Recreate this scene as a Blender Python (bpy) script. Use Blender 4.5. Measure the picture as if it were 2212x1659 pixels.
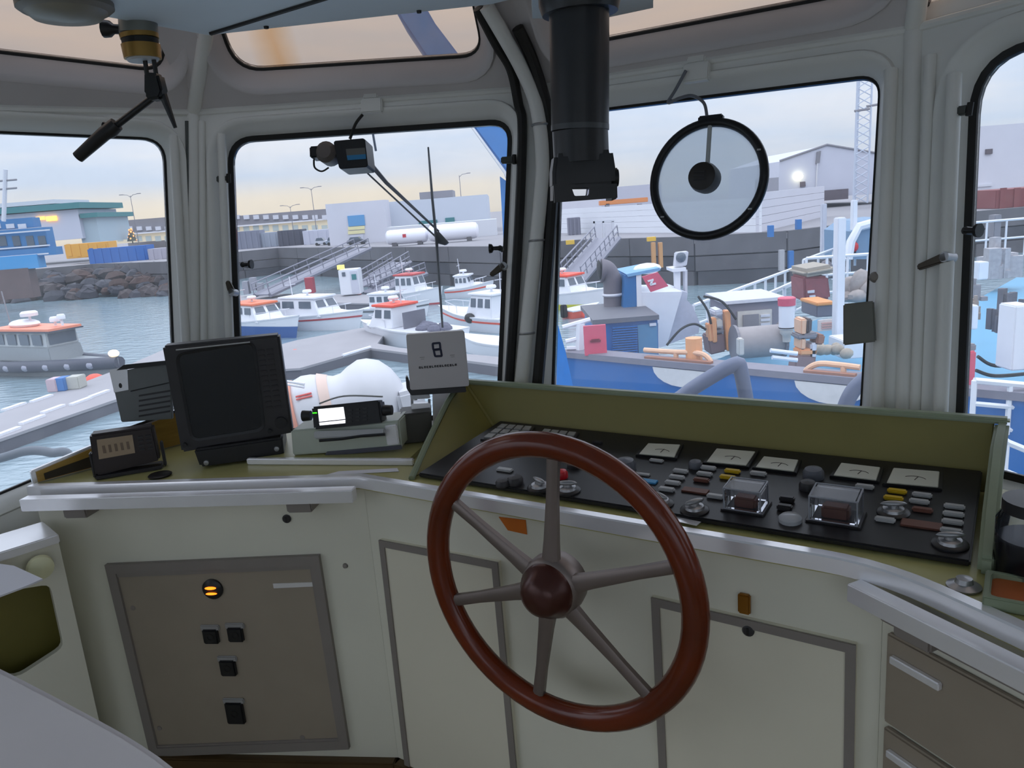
import bpy, bmesh, math, random
from mathutils import Vector, Matrix, geometry
random.seed(7)
V = Vector
for o in list(bpy.data.objects): bpy.data.objects.remove(o)
SC = bpy.context.scene
COL = SC.collection
# ------------------------------------------------------------------ camera
FPX, PITCH, ROLL, EZ = 1662.0, math.radians(13), math.radians(4.5), 1.62
FW = V((0, math.cos(PITCH), -math.sin(PITCH)))
_r = V((1, 0, 0)); _u = _r.cross(FW)
CR = _r*math.cos(ROLL) - _u*math.sin(ROLL)
CU = _u*math.cos(ROLL) + _r*math.sin(ROLL)
EYE = V((0, 0, EZ))
cd = bpy.data.cameras.new('camera'); cam = bpy.data.objects.new('camera', cd); COL.objects.link(cam)
cd.sensor_width = 36; cd.lens = FPX/2212*36; cd.clip_start = .02; cd.clip_end = 3000
cam.matrix_world = Matrix(((CR.x, CU.x, -FW.x, 0), (CR.y, CU.y, -FW.y, 0), (CR.z, CU.z, -FW.z, EZ), (0, 0, 0, 1)))
SC.camera = cam
SC.view_settings.view_transform = 'Standard'; SC.view_settings.look = 'None'
SC.view_settings.exposure = 0.35; SC.view_settings.gamma = 1.0; SC.view_settings.use_curve_mapping = False
SC.cycles.transparent_max_bounces = 24; SC.cycles.max_bounces = 10; SC.cycles.diffuse_bounces = 6
def ray(x, y): return FW + CR*((x-1106)/FPX) - CU*((y-829.5)/FPX)
def atz(x, y, z): d = ray(x, y); return EYE + d*((z-EZ)/d.z)
def aty(x, y, Y): d = ray(x, y); return EYE + d*(Y/d.y)
def lin(c):
    r = []
    for v in c[:3]:
        v = v/255.; r.append(v/12.92 if v <= .04045 else ((v+.055)/1.055)**2.4)
    return (*r, 1)
# ------------------------------------------------------------------ sky (overcast winter dusk, warm low band ahead to the left)
W = bpy.data.worlds.new('sky'); SC.world = W; W.use_nodes = True
nt = W.node_tree; N = nt.nodes; L = nt.links; N.clear()
def nd(t, **k):
    n = N.new(t)
    for a, b in k.items(): setattr(n, a, b)
    return n
def mth(op, a, b=None, clamp=False):
    n = nd('ShaderNodeMath', operation=op, use_clamp=clamp)
    for i, v in enumerate((a, b)):
        if v is None: continue
        if isinstance(v, (int, float)): n.inputs[i].default_value = v
        else: L.new(v, n.inputs[i])
    return n.outputs[0]
def mixc(f, a, b):
    n = nd('ShaderNodeMix', data_type='RGBA')
    for s, v in ((n.inputs[0], f), (n.inputs[6], a), (n.inputs[7], b)):
        if isinstance(v, (int, float, tuple)): s.default_value = v
        else: L.new(v, s)
    return n.outputs[2]
tc = nd('ShaderNodeTexCoord'); sx = nd('ShaderNodeSeparateXYZ'); L.new(tc.outputs['Generated'], sx.inputs[0])
rp = nd('ShaderNodeValToRGB'); L.new(mth('MULTIPLY_ADD', sx.outputs[2], 1.0), rp.inputs[0])
cr = rp.color_ramp; cr.elements[0].position = 0; cr.elements[0].color = lin((226, 227, 232)); cr.elements[1].position = 1; cr.elements[1].color = lin((212, 222, 240))
e = cr.elements.new(.12); e.color = lin((214, 224, 238)); e = cr.elements.new(.3); e.color = lin((204, 219, 238))
mp = nd('ShaderNodeMapping'); mp.inputs['Scale'].default_value = (1.6, 1.6, 11); mp.inputs['Rotation'].default_value = (0, .05, .0); L.new(tc.outputs['Generated'], mp.inputs[0])
nz = nd('ShaderNodeTexNoise'); nz.inputs['Scale'].default_value = 2.2; nz.inputs['Detail'].default_value = 5; L.new(mp.outputs[0], nz.inputs[0])
cl = mth('MULTIPLY', mth('MULTIPLY_ADD', nz.outputs[0], 3.0), 1.0)
N_ = cl.node
cm = nd('ShaderNodeMapRange'); cm.inputs[1].default_value = .42; cm.inputs[2].default_value = .68; L.new(nz.outputs[0], cm.inputs[0])
c1 = mixc(mth('MULTIPLY', cm.outputs[0], .55), rp.outputs[0], lin((240, 238, 238)))
# warm band: low elevation, strongest towards (-.33,.94)
dotn = mth('ADD', mth('MULTIPLY', sx.outputs[0], -.34), mth('MULTIPLY', sx.outputs[1], .94))
az = nd('ShaderNodeMapRange', interpolation_type='SMOOTHSTEP'); az.inputs[1].default_value = .80; az.inputs[2].default_value = .99; L.new(dotn, az.inputs[0])
el = nd('ShaderNodeMapRange', interpolation_type='SMOOTHSTEP'); el.inputs[1].default_value = .062; el.inputs[2].default_value = .028; L.new(mth('ADD', sx.outputs[2], mth('MULTIPLY', nz.outputs[0], .03)), el.inputs[0])
c2 = mixc(mth('MULTIPLY', az.outputs[0], mth('MULTIPLY', el.outputs[0], .8)), c1, lin((255, 240, 214)))
el.inputs[1].default_value = .075; el.inputs[2].default_value = .04
gr = nd('ShaderNodeMapRange'); gr.inputs[1].default_value = 0; gr.inputs[2].default_value = -.05; L.new(sx.outputs[2], gr.inputs[0])
c3 = mixc(gr.outputs[0], c2, lin((120, 128, 138)))
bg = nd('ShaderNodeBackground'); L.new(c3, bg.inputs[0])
# overcast luminance rises smoothly from the horizon to the zenith
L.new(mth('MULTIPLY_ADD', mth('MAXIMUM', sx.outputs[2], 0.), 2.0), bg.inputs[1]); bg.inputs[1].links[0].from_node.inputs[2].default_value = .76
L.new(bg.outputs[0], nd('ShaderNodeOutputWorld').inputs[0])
# ------------------------------------------------------------------ materials
MC = {}
def mat(name, col, rough=.6, metal=0., var=.07, scale=9., bump=0., emit=None, spec=.5, col2=None, stretch=None):
    if name in MC: return MC[name]
    m = bpy.data.materials.new(name); m.use_nodes = True; n = m.node_tree.nodes; l = m.node_tree.links
    b = n['Principled BSDF']; b.inputs['Roughness'].default_value = rough; b.inputs['Metallic'].default_value = metal
    b.inputs['Specular IOR Level'].default_value = spec
    c = lin(col)
    t = n.new('ShaderNodeTexCoord'); x = n.new('ShaderNodeTexNoise'); x.inputs['Scale'].default_value = scale; x.inputs['Detail'].default_value = 4
    if stretch:
        q = n.new('ShaderNodeMapping'); q.inputs['Scale'].default_value = stretch; l.new(t.outputs['Object'], q.inputs[0]); l.new(q.outputs[0], x.inputs[0])
    else: l.new(t.outputs['Object'], x.inputs[0])
    k = n.new('ShaderNodeMix'); k.data_type = 'RGBA'; l.new(x.outputs[0], k.inputs[0])
    if col2: k.inputs[6].default_value = c; k.inputs[7].default_value = lin(col2)
    else:
        k.inputs[6].default_value = (*[v*(1-2*var) for v in c[:3]], 1); k.inputs[7].default_value = (*[min(1, v*(1+2*var)) for v in c[:3]], 1)
    l.new(k.outputs[2], b.inputs['Base Color'])
    if bump:
        u = n.new('ShaderNodeBump'); u.inputs['Strength'].default_value = bump; u.inputs['Distance'].default_value = .02; l.new(x.outputs[0], u.inputs['Height']); l.new(u.outputs[0], b.inputs['Normal'])
    if emit: b.inputs['Emission Color'].default_value = lin(emit[0]); b.inputs['Emission Strength'].default_value = emit[1]
    MC[name] = m; return m
def glass(name, tint, film=.05, filmcol=(225, 228, 232), stain=None, fv=.5):
    m = bpy.data.materials.new(name); m.use_nodes = True; n = m.node_tree.nodes; l = m.node_tree.links; n.clear()
    tr = n.new('ShaderNodeBsdfTransparent'); tr.inputs[0].default_value = (*tint, 1)
    df = n.new('ShaderNodeBsdfTranslucent'); df.inputs[0].default_value = lin(filmcol)
    gs = n.new('ShaderNodeBsdfGlossy'); gs.inputs['Roughness'].default_value = .05
    a = n.new('ShaderNodeMixShader'); t = n.new('ShaderNodeTexCoord'); x = n.new('ShaderNodeTexNoise'); x.inputs['Scale'].default_value = 7; x.inputs['Detail'].default_value = 6; l.new(t.outputs['Object'], x.inputs[0])
    mr = n.new('ShaderNodeMapRange'); mr.inputs[1].default_value = .3; mr.inputs[2].default_value = .8; mr.inputs[3].default_value = film*(1-.8*fv); mr.inputs[4].default_value = film*(1+1.2*fv); l.new(x.outputs[0], mr.inputs[0])
    l.new(mr.outputs[0], a.inputs[0]); l.new(tr.outputs[0], a.inputs[1]); l.new(df.outputs[0], a.inputs[2])
    if stain:
        sp = n.new('ShaderNodeSeparateXYZ'); l.new(t.outputs['Object'], sp.inputs[0])
        ad = n.new('ShaderNodeMath'); ad.operation = 'MULTIPLY_ADD'; l.new(x.outputs[0], ad.inputs[0]); ad.inputs[1].default_value = .06; l.new(sp.outputs[0], ad.inputs[2])
        g = n.new('ShaderNodeValToRGB'); l.new(ad.outputs[0], g.inputs[0]); s = stain; r = g.color_ramp
        r.elements[0].position = s-.09; r.elements[0].color = (*tint, 1); r.elements[1].position = s+.07; r.elements[1].color = (*tint, 1)
        q = r.elements.new(s); q.color = (tint[0]*.95, tint[1]*.82, tint[2]*.66, 1); l.new(g.outputs[0], tr.inputs[0])
    fr = n.new('ShaderNodeFresnel'); fr.inputs[0].default_value = 1.3
    b = n.new('ShaderNodeMixShader'); l.new(fr.outputs[0], b.inputs[0]); l.new(a.outputs[0], b.inputs[1]); l.new(gs.outputs[0], b.inputs[2])
    o = n.new('ShaderNodeOutputMaterial'); l.new(b.outputs[0], o.inputs[0]); return m
# ------------------------------------------------------------------ frames
class Fr:
    def __init__(s, o, x, n):
        s.o = V(o); s.z = V(n).normalized(); x = V(x); s.x = (x - s.z*x.dot(s.z)).normalized(); s.y = s.z.cross(s.x)
        s.m = Matrix(((s.x.x, s.y.x, s.z.x, s.o.x), (s.x.y, s.y.y, s.z.y, s.o.y), (s.x.z, s.y.z, s.z.z, s.o.z), (0, 0, 0, 1)))
    def at(s, px, py, h=0.):
        d = ray(px, py); t = ((s.o - EYE).dot(s.z) + h)/d.dot(s.z); p = EYE + d*t - s.o
        return V((p.dot(s.x), p.dot(s.y), h))
    def w(s, u, v, h=0.): return s.o + s.x*u + s.y*v + s.z*h
    def loc(s, p): p = V(p) - s.o; return V((p.dot(s.x), p.dot(s.y), p.dot(s.z)))
def fr3(o, p2, p3):
    o, p2, p3 = V(o), V(p2), V(p3); n = (p2-o).cross(p3-o)
    if n.dot(EYE-o) < 0: n = -n
    return Fr(o, p2-o, n)
def frz(p, rz=0.):  # upright frame at a ground point: x along heading
    return Fr(p, (math.cos(rz), math.sin(rz), 0), (0, 0, 1))
# ------------------------------------------------------------------ mesh builder
def arcpts(pts, r, n=5):
    out = []; k = len(pts)
    if not isinstance(r, (list, tuple)): r = [r]*k
    for i in range(k):
        p, a, b = V(pts[i]), V(pts[i-1]), V(pts[(i+1) % k]); da = (a-p); db = (b-p)
        ra = min(r[i], da.length*.48, db.length*.48); A = p + da.normalized()*ra; B_ = p + db.normalized()*ra
        for j in range(n+1):
            t = j/n; out.append(A*(1-t)**2 + p*2*t*(1-t) + B_*t*t)
    return out
class B:
    def __init__(s): s.v = []; s.f = []
    def add(s, vs, fs):
        k = len(s.v); s.v += [V(p) for p in vs]; s.f += [tuple(i+k for i in f) for f in fs]; return s
    def box(s, c, d, R=None):
        c = V(c); vs = []
        for z in (-.5, .5):
            for x, y in ((-.5, -.5), (.5, -.5), (.5, .5), (-.5, .5)):
                p = V((x*d[0], y*d[1], z*d[2])); vs.append(c + (R @ p if R else p))
        return s.add(vs, [(3, 2, 1, 0), (4, 5, 6, 7), (0, 1, 5, 4), (1, 2, 6, 5), (2, 3, 7, 6), (3, 0, 4, 7)])
    def mm(s, a, b):
        a, b = V(a), V(b); return s.box((a+b)/2, (abs(b.x-a.x), abs(b.y-a.y), abs(b.z-a.z)))
    def prism(s, pts, h0, h1, ax=None):  # pts 2-D/3-D polygon; extruded between offsets along ax (default +z)
        P = [V((*p, 0)) if len(p) == 2 else V(p) for p in pts]; ax = V(ax) if ax else V((0, 0, 1)); n = len(P)
        nn = sum((P[i].cross(P[(i+1) % n]) for i in range(n)), V())
        if nn.dot(ax) < 0: P = P[::-1]
        return s.add([p+ax*h0 for p in P]+[p+ax*h1 for p in P], [tuple(range(n))[::-1], tuple(range(n, 2*n))]+[(i, (i+1) % n, n+(i+1) % n, n+i) for i in range(n)])
    def loops(s, Ls, cap=True, closed=False):
        n = len(Ls[0]); vs = [p for l in Ls for p in l]; fs = []; m = len(Ls)
        for j in range(m if closed else m-1):
            a, b = j*n, ((j+1) % m)*n
            fs += [(a+i, a+(i+1) % n, b+(i+1) % n, b+i) for i in range(n)]
        if cap and not closed: fs += [tuple(range(n))[::-1], tuple(range((m-1)*n, m*n))]
        return s.add(vs, fs)
    def tube(s, pts, r, n=8, closed=False):
        P = [V(p) for p in pts]; Ls = []; k = len(P); up = None
        for i in range(k):
            a = P[i-1] if (i or closed) else P[0]; b = P[(i+1) % k] if (i < k-1 or closed) else P[-1]
            t = (b-a).normalized()
            if up is None: up = t.orthogonal().normalized()
            up = (up - t*up.dot(t)).normalized(); q = t.cross(up); rr = r[i] if isinstance(r, (list, tuple)) else r
            Ls.append([P[i] + up*rr*math.cos(2*math.pi*j/n) + q*rr*math.sin(2*math.pi*j/n) for j in range(n)])
        return s.loops(Ls, True, closed)
    def cyl(s, a, b, r, r2=None, n=16): return s.tube([a, b], [r, r if r2 is None else r2], n)
    def lathe(s, prof, o=(0, 0, 0), ax=(0, 0, 1), n=20):
        o = V(o); ax = V(ax).normalized(); u = ax.orthogonal().normalized(); q = ax.cross(u)
        return s.loops([[o + ax*z + (u*math.cos(2*math.pi*j/n) + q*math.sin(2*math.pi*j/n))*max(r, 1e-4) for j in range(n)] for r, z in prof])
    def ell(s, c, r, n=14, m=8, R=None):
        c = V(c); r = (r, r, r) if isinstance(r, (int, float)) else r; Ls = []
        for i in range(m+1):
            t = math.pi*i/m; Ls.append([c + (R @ V((r[0]*math.sin(t)*math.cos(2*math.pi*j/n), r[1]*math.sin(t)*math.sin(2*math.pi*j/n), -r[2]*math.cos(t))) if R else V((r[0]*math.sin(t+1e-4)*math.cos(2*math.pi*j/n), r[1]*math.sin(t+1e-4)*math.sin(2*math.pi*j/n), -r[2]*math.cos(t)))) for j in range(n)])
        return s.loops(Ls)
    def torus(s, c, R, r, ax=(0, 0, 1), n=40, m=10, squash=1.):
        c = V(c); ax = V(ax).normalized(); u = ax.orthogonal().normalized(); q = ax.cross(u); Ls = []
        for i in range(n):
            a = 2*math.pi*i/n; d = u*math.cos(a)+q*math.sin(a)
            Ls.append([c + d*(R+r*math.cos(2*math.pi*j/m)) + ax*r*squash*math.sin(2*math.pi*j/m) for j in range(m)])
        return s.loops(Ls, False, True)
    def holed(s, outer, holes, h0, h1):  # flat panel with holes, local xy
        Lp = [[V((p[0], p[1], 0)) for p in outer]]+[[V((p[0], p[1], 0)) for p in h] for h in holes]
        tri = geometry.tessellate_polygon(Lp); flat = [p for l in Lp for p in l]; n = len(flat)
        vs = [p+V((0, 0, h1)) for p in flat]+[p+V((0, 0, h0)) for p in flat]; fs = []
        for t in tri:
            a, b, c = t
            if (flat[b]-flat[a]).cross(flat[c]-flat[a]).z < 0: a, c = c, a
            fs += [(a, b, c), (c+n, b+n, a+n)]
        k = 0
        for l in Lp:
            m = len(l); fs += [(k+i, k+(i+1) % m, n+k+(i+1) % m, n+k+i) for i in range(m)]; k += m
        return s.add(vs, fs)
    def build(s, name, m, parent=None, bev=0., seg=2, smooth=False, fr=None, ang=.7):
        bm = bmesh.new(); bv = [bm.verts.new(p) for p in s.v]
        for f in s.f:
            try: bm.faces.new([bv[i] for i in f])
            except ValueError: pass
        bmesh.ops.recalc_face_normals(bm, faces=bm.faces)
        if bev:
            es = [e for e in bm.edges if len(e.link_faces) == 2 and e.calc_face_angle(0) > .5]
            bmesh.ops.bevel(bm, geom=es, offset=bev, segments=seg, affect='EDGES', clamp_overlap=True)
        me = bpy.data.meshes.new(name); bm.to_mesh(me); bm.free()
        if smooth or bev:
            me.polygons.foreach_set('use_smooth', [True]*len(me.polygons)); me.set_sharp_from_angle(angle=ang)
        me.materials.append(m); o = bpy.data.objects.new(name, me); COL.objects.link(o)
        if parent is not None: o.parent = parent
        elif fr is not None: o.matrix_world = fr.m
        return o
def tag(o, label=None, cat=None, group=None, kind=None):
    if label: o['label'] = label
    if cat: o['category'] = cat
    if group: o['group'] = group
    if kind: o['kind'] = kind
    return o
def thing(name, label, cat, fr, group=None):
    o = bpy.data.objects.new(name, None); o.empty_display_size = .05; COL.objects.link(o); o.matrix_world = fr.m
    return tag(o, label, cat, group)
def struct(o, label=None): o['kind'] = 'structure'; return o
def copy_tree(o, parent=None):
    c = o.copy(); COL.objects.link(c); c.parent = parent
    for ch in [k for k in o.children]: copy_tree(ch, c)
    return c
def text(s, size, name, m, parent, loc, rot=(0, 0, 0), depth=.0008, align='CENTER'):
    cu = bpy.data.curves.new('t', 'FONT'); cu.body = s; cu.size = size; cu.align_x = align; cu.align_y = 'CENTER'; cu.extrude = depth; cu.resolution_u = 3
    t = bpy.data.objects.new('t', cu); COL.objects.link(t); dg = bpy.context.evaluated_depsgraph_get(); me = bpy.data.meshes.new_from_object(t.evaluated_get(dg))
    bpy.data.objects.remove(t); bpy.data.curves.remove(cu)
    me.materials.clear(); me.materials.append(m); o = bpy.data.objects.new(name, me); COL.objects.link(o); o.parent = parent; o.location = loc; o.rotation_euler = rot; return o
def curve(pts, n=6):  # Catmull-Rom through points
    P = [V(p) for p in pts]; out = []
    for i in range(len(P)-1):
        a, b, c, d = P[max(i-1, 0)], P[i], P[i+1], P[min(i+2, len(P)-1)]
        for j in range(n):
            t = j/n; out.append(.5*((2*b) + (c-a)*t + (2*a-5*b+4*c-d)*t*t + (3*b-a-3*c+d)*t**3))
    return out + [P[-1]]
# ================================================================== WHEELHOUSE
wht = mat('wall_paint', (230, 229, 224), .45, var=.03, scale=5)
wht_shade = mat('wall_paint_shaded', (206, 200, 200), .5, var=.04, scale=4)  # darker copy of the wall paint: shade of the down-facing panels put into colour
gask = mat('black_rubber', (26, 24, 22), .6, var=.2, scale=30)
ceilm = mat('ceiling_paint', (206, 216, 222), .5, var=.02)
pane_m = glass('window_glass', (.97, .975, .98), .055)
pane_c = glass('aft_window_glass', (.98, .985, .985), .015)
pink_m = glass('tinted_roof_glass', (.70, .625, .555), .05, (230, 200, 190))
pink_s = glass('tinted_roof_glass_stained', (.70, .625, .555), .05, (230, 200, 190), stain=.36)
frm0 = mat('groove_grey', (82, 86, 84), .6)
alu = mat('worn_aluminium', (170, 172, 176), .35, .6, var=.08, scale=20)
ZK, ZC, CZ = 1.97, 2.14, .96
D0, A0, B0 = V((-1.06, 2.52, 1.10)), V((.065, 2.364, 1.076)), V((.944, 1.784, 1.06))
Ak = atz(1160, 190, ZK)
F2 = fr3(D0, A0, Ak); F3 = fr3(A0, B0, Ak)
Dk = F2.w(*F2.at(418, 243)[:2]); Bk = F3.w(*F3.at(1975, 62)[:2])
F1 = fr3(D0+V((-.743, -.669, 0))*1.7, D0, Dk); F4 = fr3(B0, B0+V((.407, -.914, 0)), Bk)
def up(F, a, b):
    n = V((F.z.x, F.z.y, 0)).normalized(); m = (a+b)/2
    return fr3(a, b, m + n*.26 + V((0, 0, .34)))
Lk = F1.w(*F1.at(-700, 225)[:2]); Lk.z = Dk.z; Ck = Bk + V((.407, -.914, 0))*1.7
U1, U2, U3, U4 = up(F1, Lk, Dk), up(F2, Dk, Ak), up(F3, Ak, Bk), up(F4, Bk, Ck)
def offs(poly, d):  # push a closed 2-D loop outward
    c = sum(poly, V((0, 0, 0)))/len(poly); out = []; n = len(poly)
    ar = sum(poly[i].x*poly[(i+1) % n].y - poly[(i+1) % n].x*poly[i].y for i in range(n))
    for i in range(n):
        t = (poly[(i+1) % n]-poly[i-1]).normalized(); nn = V((t.y, -t.x, 0))*(1 if ar > 0 else -1); out.append(poly[i]+nn*d)
    return out
def window(i, F, px, rad, wall, glassm, gw=.012, fw=.04, parent_name='window_%d', smallrim=.012):
    q = [V((*F.at(*p, -.062)[:2], 0)) for p in px] if max(abs(c) for p in px for c in p) > 20 else [V((*p, 0)) for p in px]
    inn = arcpts(q, rad, 7)
    g1 = offs(inn, gw); f1 = offs(inn, gw+fw)
    root = struct(bpy.data.objects.new(parent_name % i, None)); COL.objects.link(root); root.matrix_world = F.m
    Z = lambda l, h: [V((p.x, p.y, h)) for p in l]
    B().loops([Z(inn, -.060), Z(g1, -.055), Z(g1, -.075), Z(inn, -.075)], False, True).build('gasket', gask, root)
    m2 = offs(inn, gw+fw*.55)
    B().loops([Z(g1, -.078), Z(g1, -.054), Z(offs(inn, gw+fw*.30), -.020), Z(m2, .0), Z(offs(inn, gw+fw*.78), smallrim), Z(f1, smallrim), Z(offs(inn, gw+fw+.008), -.002), Z(offs(inn, gw+fw+.008), -.078)], False, True).build('frame', wall, root, smooth=True, ang=1.0)
    B().prism(inn, -.071, -.066).build('pane', glassm, root)
    return f1, root
def wall(name, F, outer, hole, m, th=.085):
    return struct(B().holed(outer, [hole] if hole else [], -th, 0).build(name, m, None, fr=F))
S = lambda F, p: F.loc(p)
def seam(F, k): p = F.loc(k); return (p.x, p.y)
# lower windows: pixel corners are only used to find where the openings sit on the wall planes
h2, w2 = window(2, F2, [(502, 308), (1098, 268), (1072, 885), (526, 935)], [.075, .06, .04, .05], wht, pane_m, gw=.016)
h3, w3 = window(3, F3, [(1216, 250), (1899, 166), (1856, 905), (1196, 860)], [.03, .05, .04, .03], wht, pane_m, gw=.006)
h1, w1 = window(1, F1, [(-500, 268), (352, 303), (378, 905), (-420, 1240)], [.06, .07, .05, .05], wht, pane_m, gw=.006)
q4 = [F4.at(2116, 130, -.062), F4.at(2078, 995, -.062)]
h4, w4 = window(4, F4, [tuple(q4[1][:2]), (q4[1].x+.75, q4[1].y+.02), (q4[1].x+.75, q4[0].y+.02), tuple(q4[0][:2])], [.05, .05, .08, .12], wht, pane_m, gw=.016)
kA2, kD2, kA3, kB3, kD1, kB4 = seam(F2, Ak), seam(F2, Dk), seam(F3, Ak), seam(F3, Bk), seam(F1, Dk), seam(F4, Bk)
wall('wall_front_left', F2, [(-.03, -1.15), (F2.loc(A0).x+.02, -1.15), (F2.loc(A0).x+.02, 0), (kA2[0]+.01, kA2[1]+.004), (kD2[0]-.01, kD2[1]+.004), (-.01, 0)], h2, wht)
wall('wall_front', F3, [(-.02, -1.12), (F3.loc(B0).x+.02, -1.12), (F3.loc(B0).x+.03, 0), (kB3[0]+.01, kB3[1]+.004), (kA3[0]-.01, kA3[1]+.004), (-.01, 0)], h3, wht)
wall('wall_left', F1, [(0, -1.15), (F1.loc(D0).x, -1.15), (F1.loc(D0).x+.03, 0), (kD1[0]+.01, kD1[1]+.004), (0, F1.loc(Lk).y+.004)], h1, wht)
wall('wall_right', F4, [(0, -1.12), (1.65, -1.12), (1.75, F4.loc(Ck).y+.004), (kB4[0]-.01, kB4[1]+.004), (-.01, 0)], h4, wht)
# slanted upper panels with the tinted roof windows
def upper(i, U, a, b, px, rad, glassm, name):
    top = .62
    def sm(k, pix):  # seam end on this panel, extended to the top
        p = U.loc(k); q = U.at(*pix) if pix else None
        if not q: return (p.x, top)
        d = q-p; return (p.x + d.x/d.y*(top-p.y), top)
    q = px if px else None
    h, r = window(i, U, px, rad, wht_shade, glassm, gw=.007, fw=.045)
    A_, B_ = seam(U, a), seam(U, b); wall(name, U, [(A_[0]-.005, A_[1]-.004), (B_[0]+.005, B_[1]-.004), sm(b, None), sm(a, None)], h, wht_shade)
qa, qb = U2.at(512, 150, -.062), U2.at(1042, 116, -.062)
upper(5, U2, Dk, Ak, [tuple(qa[:2]), tuple(qb[:2]), (qb.x-.02, qb.y+.34), (qa.x+.02, qa.y+.34)], [.09, .07, .06, .06], pink_s, 'wall_upper_front_left')
qa, qb = U1.at(-420, 60, -.062), U1.at(350, 150, -.062)
upper(6, U1, Lk, Dk, [tuple(qa[:2]), tuple(qb[:2]), (qb.x-.02, qb.y+.34), (qa.x, qa.y+.34)], [.09, .07, .06, .06], pink_m, 'wall_upper_left')
qa, qb = U3.at(1225, 98, -.062), U3.at(1925, -35, -.062)
upper(7, U3, Ak, Bk, [tuple(qa[:2]), tuple(qb[:2]), (qb.x-.02, qb.y+.34), (qa.x+.02, qa.y+.34)], [.07, .12, .06, .06], pink_m, 'wall_upper_front')
qa, qb = U4.at(2015, 40, -.062), U4.at(2240, -32, -.062)
upper(8, U4, Bk, Ck, [(qa.x, qa.y), (qa.x+.9, qa.y), (qa.x+.9, qa.y+.34), (qa.x, qa.y+.34)], [.07, .07, .06, .06], pink_m, 'wall_upper_right')
# aft part of the wheelhouse (behind the camera): side walls with windows, rear wall, roof, floor
La, Ra = F1.w(0, 0), F4.w(1.65, 0)
def side(name, i, a, b, wn):
    F = fr3(V((a.x, a.y, 0)), V((b.x, b.y, 0)), V((a.x, a.y, 1))); w = F.loc((b.x, b.y, 0)).x
    hs = []
    for k in range(wn):
        x0 = w*(k+.07)/wn; x1 = w*(k+.93)/wn
        h, r = window(i+k, F, [(x0, .85), (x1, .85), (x1, 2.1), (x0, 2.1)], .08, wht, pane_c); hs.append(h)
    struct(B().holed([(0, -.03), (w, -.03), (w, 2.42), (0, 2.42)], hs, -.085, 0).build(name, wht, None, fr=F))
side('wall_left_aft', 9, V((La.x, -1.9, 0)), La, 2); side('wall_right_aft', 11, Ra, V((Ra.x, -1.9, 0)), 2)
side('wall_rear', 13, V((Ra.x, -1.9, 0)), V((La.x, -1.9, 0)), 2)
fl = mat('floor_lino', (158, 150, 126), .5, var=.1)
struct(B().prism([(La.x-.05, -1.95), (Ra.x+.05, -1.95), (Ra.x+.05, Ra.y), (B0.x, B0.y+.02), (A0.x, A0.y+.03), (D0.x, D0.y+.04), (La.x-.05, La.y)], -.05, 0).build('floor', fl))
struct(B().prism([(-6, -12), (6, -12), (6, 1.15), (Ra.x+.06, 1.15), (Ra.x+.06, -1.96), (La.x-.06, -1.96), (La.x-.06, 1.3), (-6, 1.3)], -.12, -.06).build('bounce_deck', mat('bounce_deck_paint', (196, 196, 192), .6)))  # unseen pale deck, added to bounce daylight up onto the ceiling
rm = mat('roof_paint', (205, 206, 206), .6)
rf = [(La.x-.05, -1.95), (Ra.x+.05, -1.95), (Ra.x+.05, Ra.y), (1.0, 1.75), (.1, 2.2), (-.75, 2.2), (La.x-.05, La.y)]
struct(B().prism(rf, 2.43, 2.47).build('roof', rm))
ce = [(-2.0, -1.85), (1.45, -1.85), (1.45, .2)] + [tuple(atz(*p, ZC)[:2]) for p in ((1960, -190), (1400, -75), (1062, 9), (450, 76), (8, -4))] + [(-2.0, .9)]
cl = struct(B().prism(ce, ZC, ZC+.03).build('ceiling', ceilm))
g0, g1_ = atz(455, 72, ZC-.002), atz(725, -11, ZC-.002); gd = (g1_-g0)
B().tube([g0, g0+gd*3], .006, 6).build('ceiling_joint', gask, cl)
for bx_, by_ in ((575, 57), (905, 23)):
    q_ = atz(bx_, by_, ZC); B().lathe([(.007, 0), (.006, .006), (0, .007)], q_, (0, 0, -1), 10).build('bolt', gask, cl)
# pillars over the seams
def pillar(n, base, k, topd, name):
    b = B(); zd = (k-base).normalized(); lo = base - zd*.3
    b.tube([lo, k], .022, 10)
    b.tube([k, k+topd], .022, 10)
    struct(b.build(name, wht, smooth=True))
def useam(U, k, pix):
    return U.w(*U.at(*pix)[:2]) - k
pillar(0, D0, Dk, useam(U2, Dk, (447, 60)), 'trim_1')
pillar(0, B0, Bk, useam(U3, Bk, (1990, -60)), 'trim_3')
def rib(nm, F, a, b_, r, h, m=wht):
    a, b_ = F.at(*a, h), F.at(*b_, h); struct(B().tube([F.w(*a), F.w(*b_)], r, 10).build(nm, m, smooth=True))
rib('trim_4', F1, (374, 292), (402, 760), .014, .008); rib('trim_5', F2, (436, 262), (441, 760), .011, .006); rib('trim_6', F2, (478, 290), (497, 760), .014, .008)
rib('trim_7', F1, (404, 262), (418, 760), .007, .002, frm0)
rib('trim_14', F3, (1925, 150), (1893, 900), .016, .006); rib('trim_15', F4, (2010, 120), (1978, 900), .014, .006); rib('trim_16', F4, (2062, 160), (2030, 930), .016, .010)
rib('trim_17', F3, (1962, 420), (1940, 900), .005, .002, frm0); rib('trim_18', F4, (2030, 300), (2002, 900), .005, .0, wht)
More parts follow.
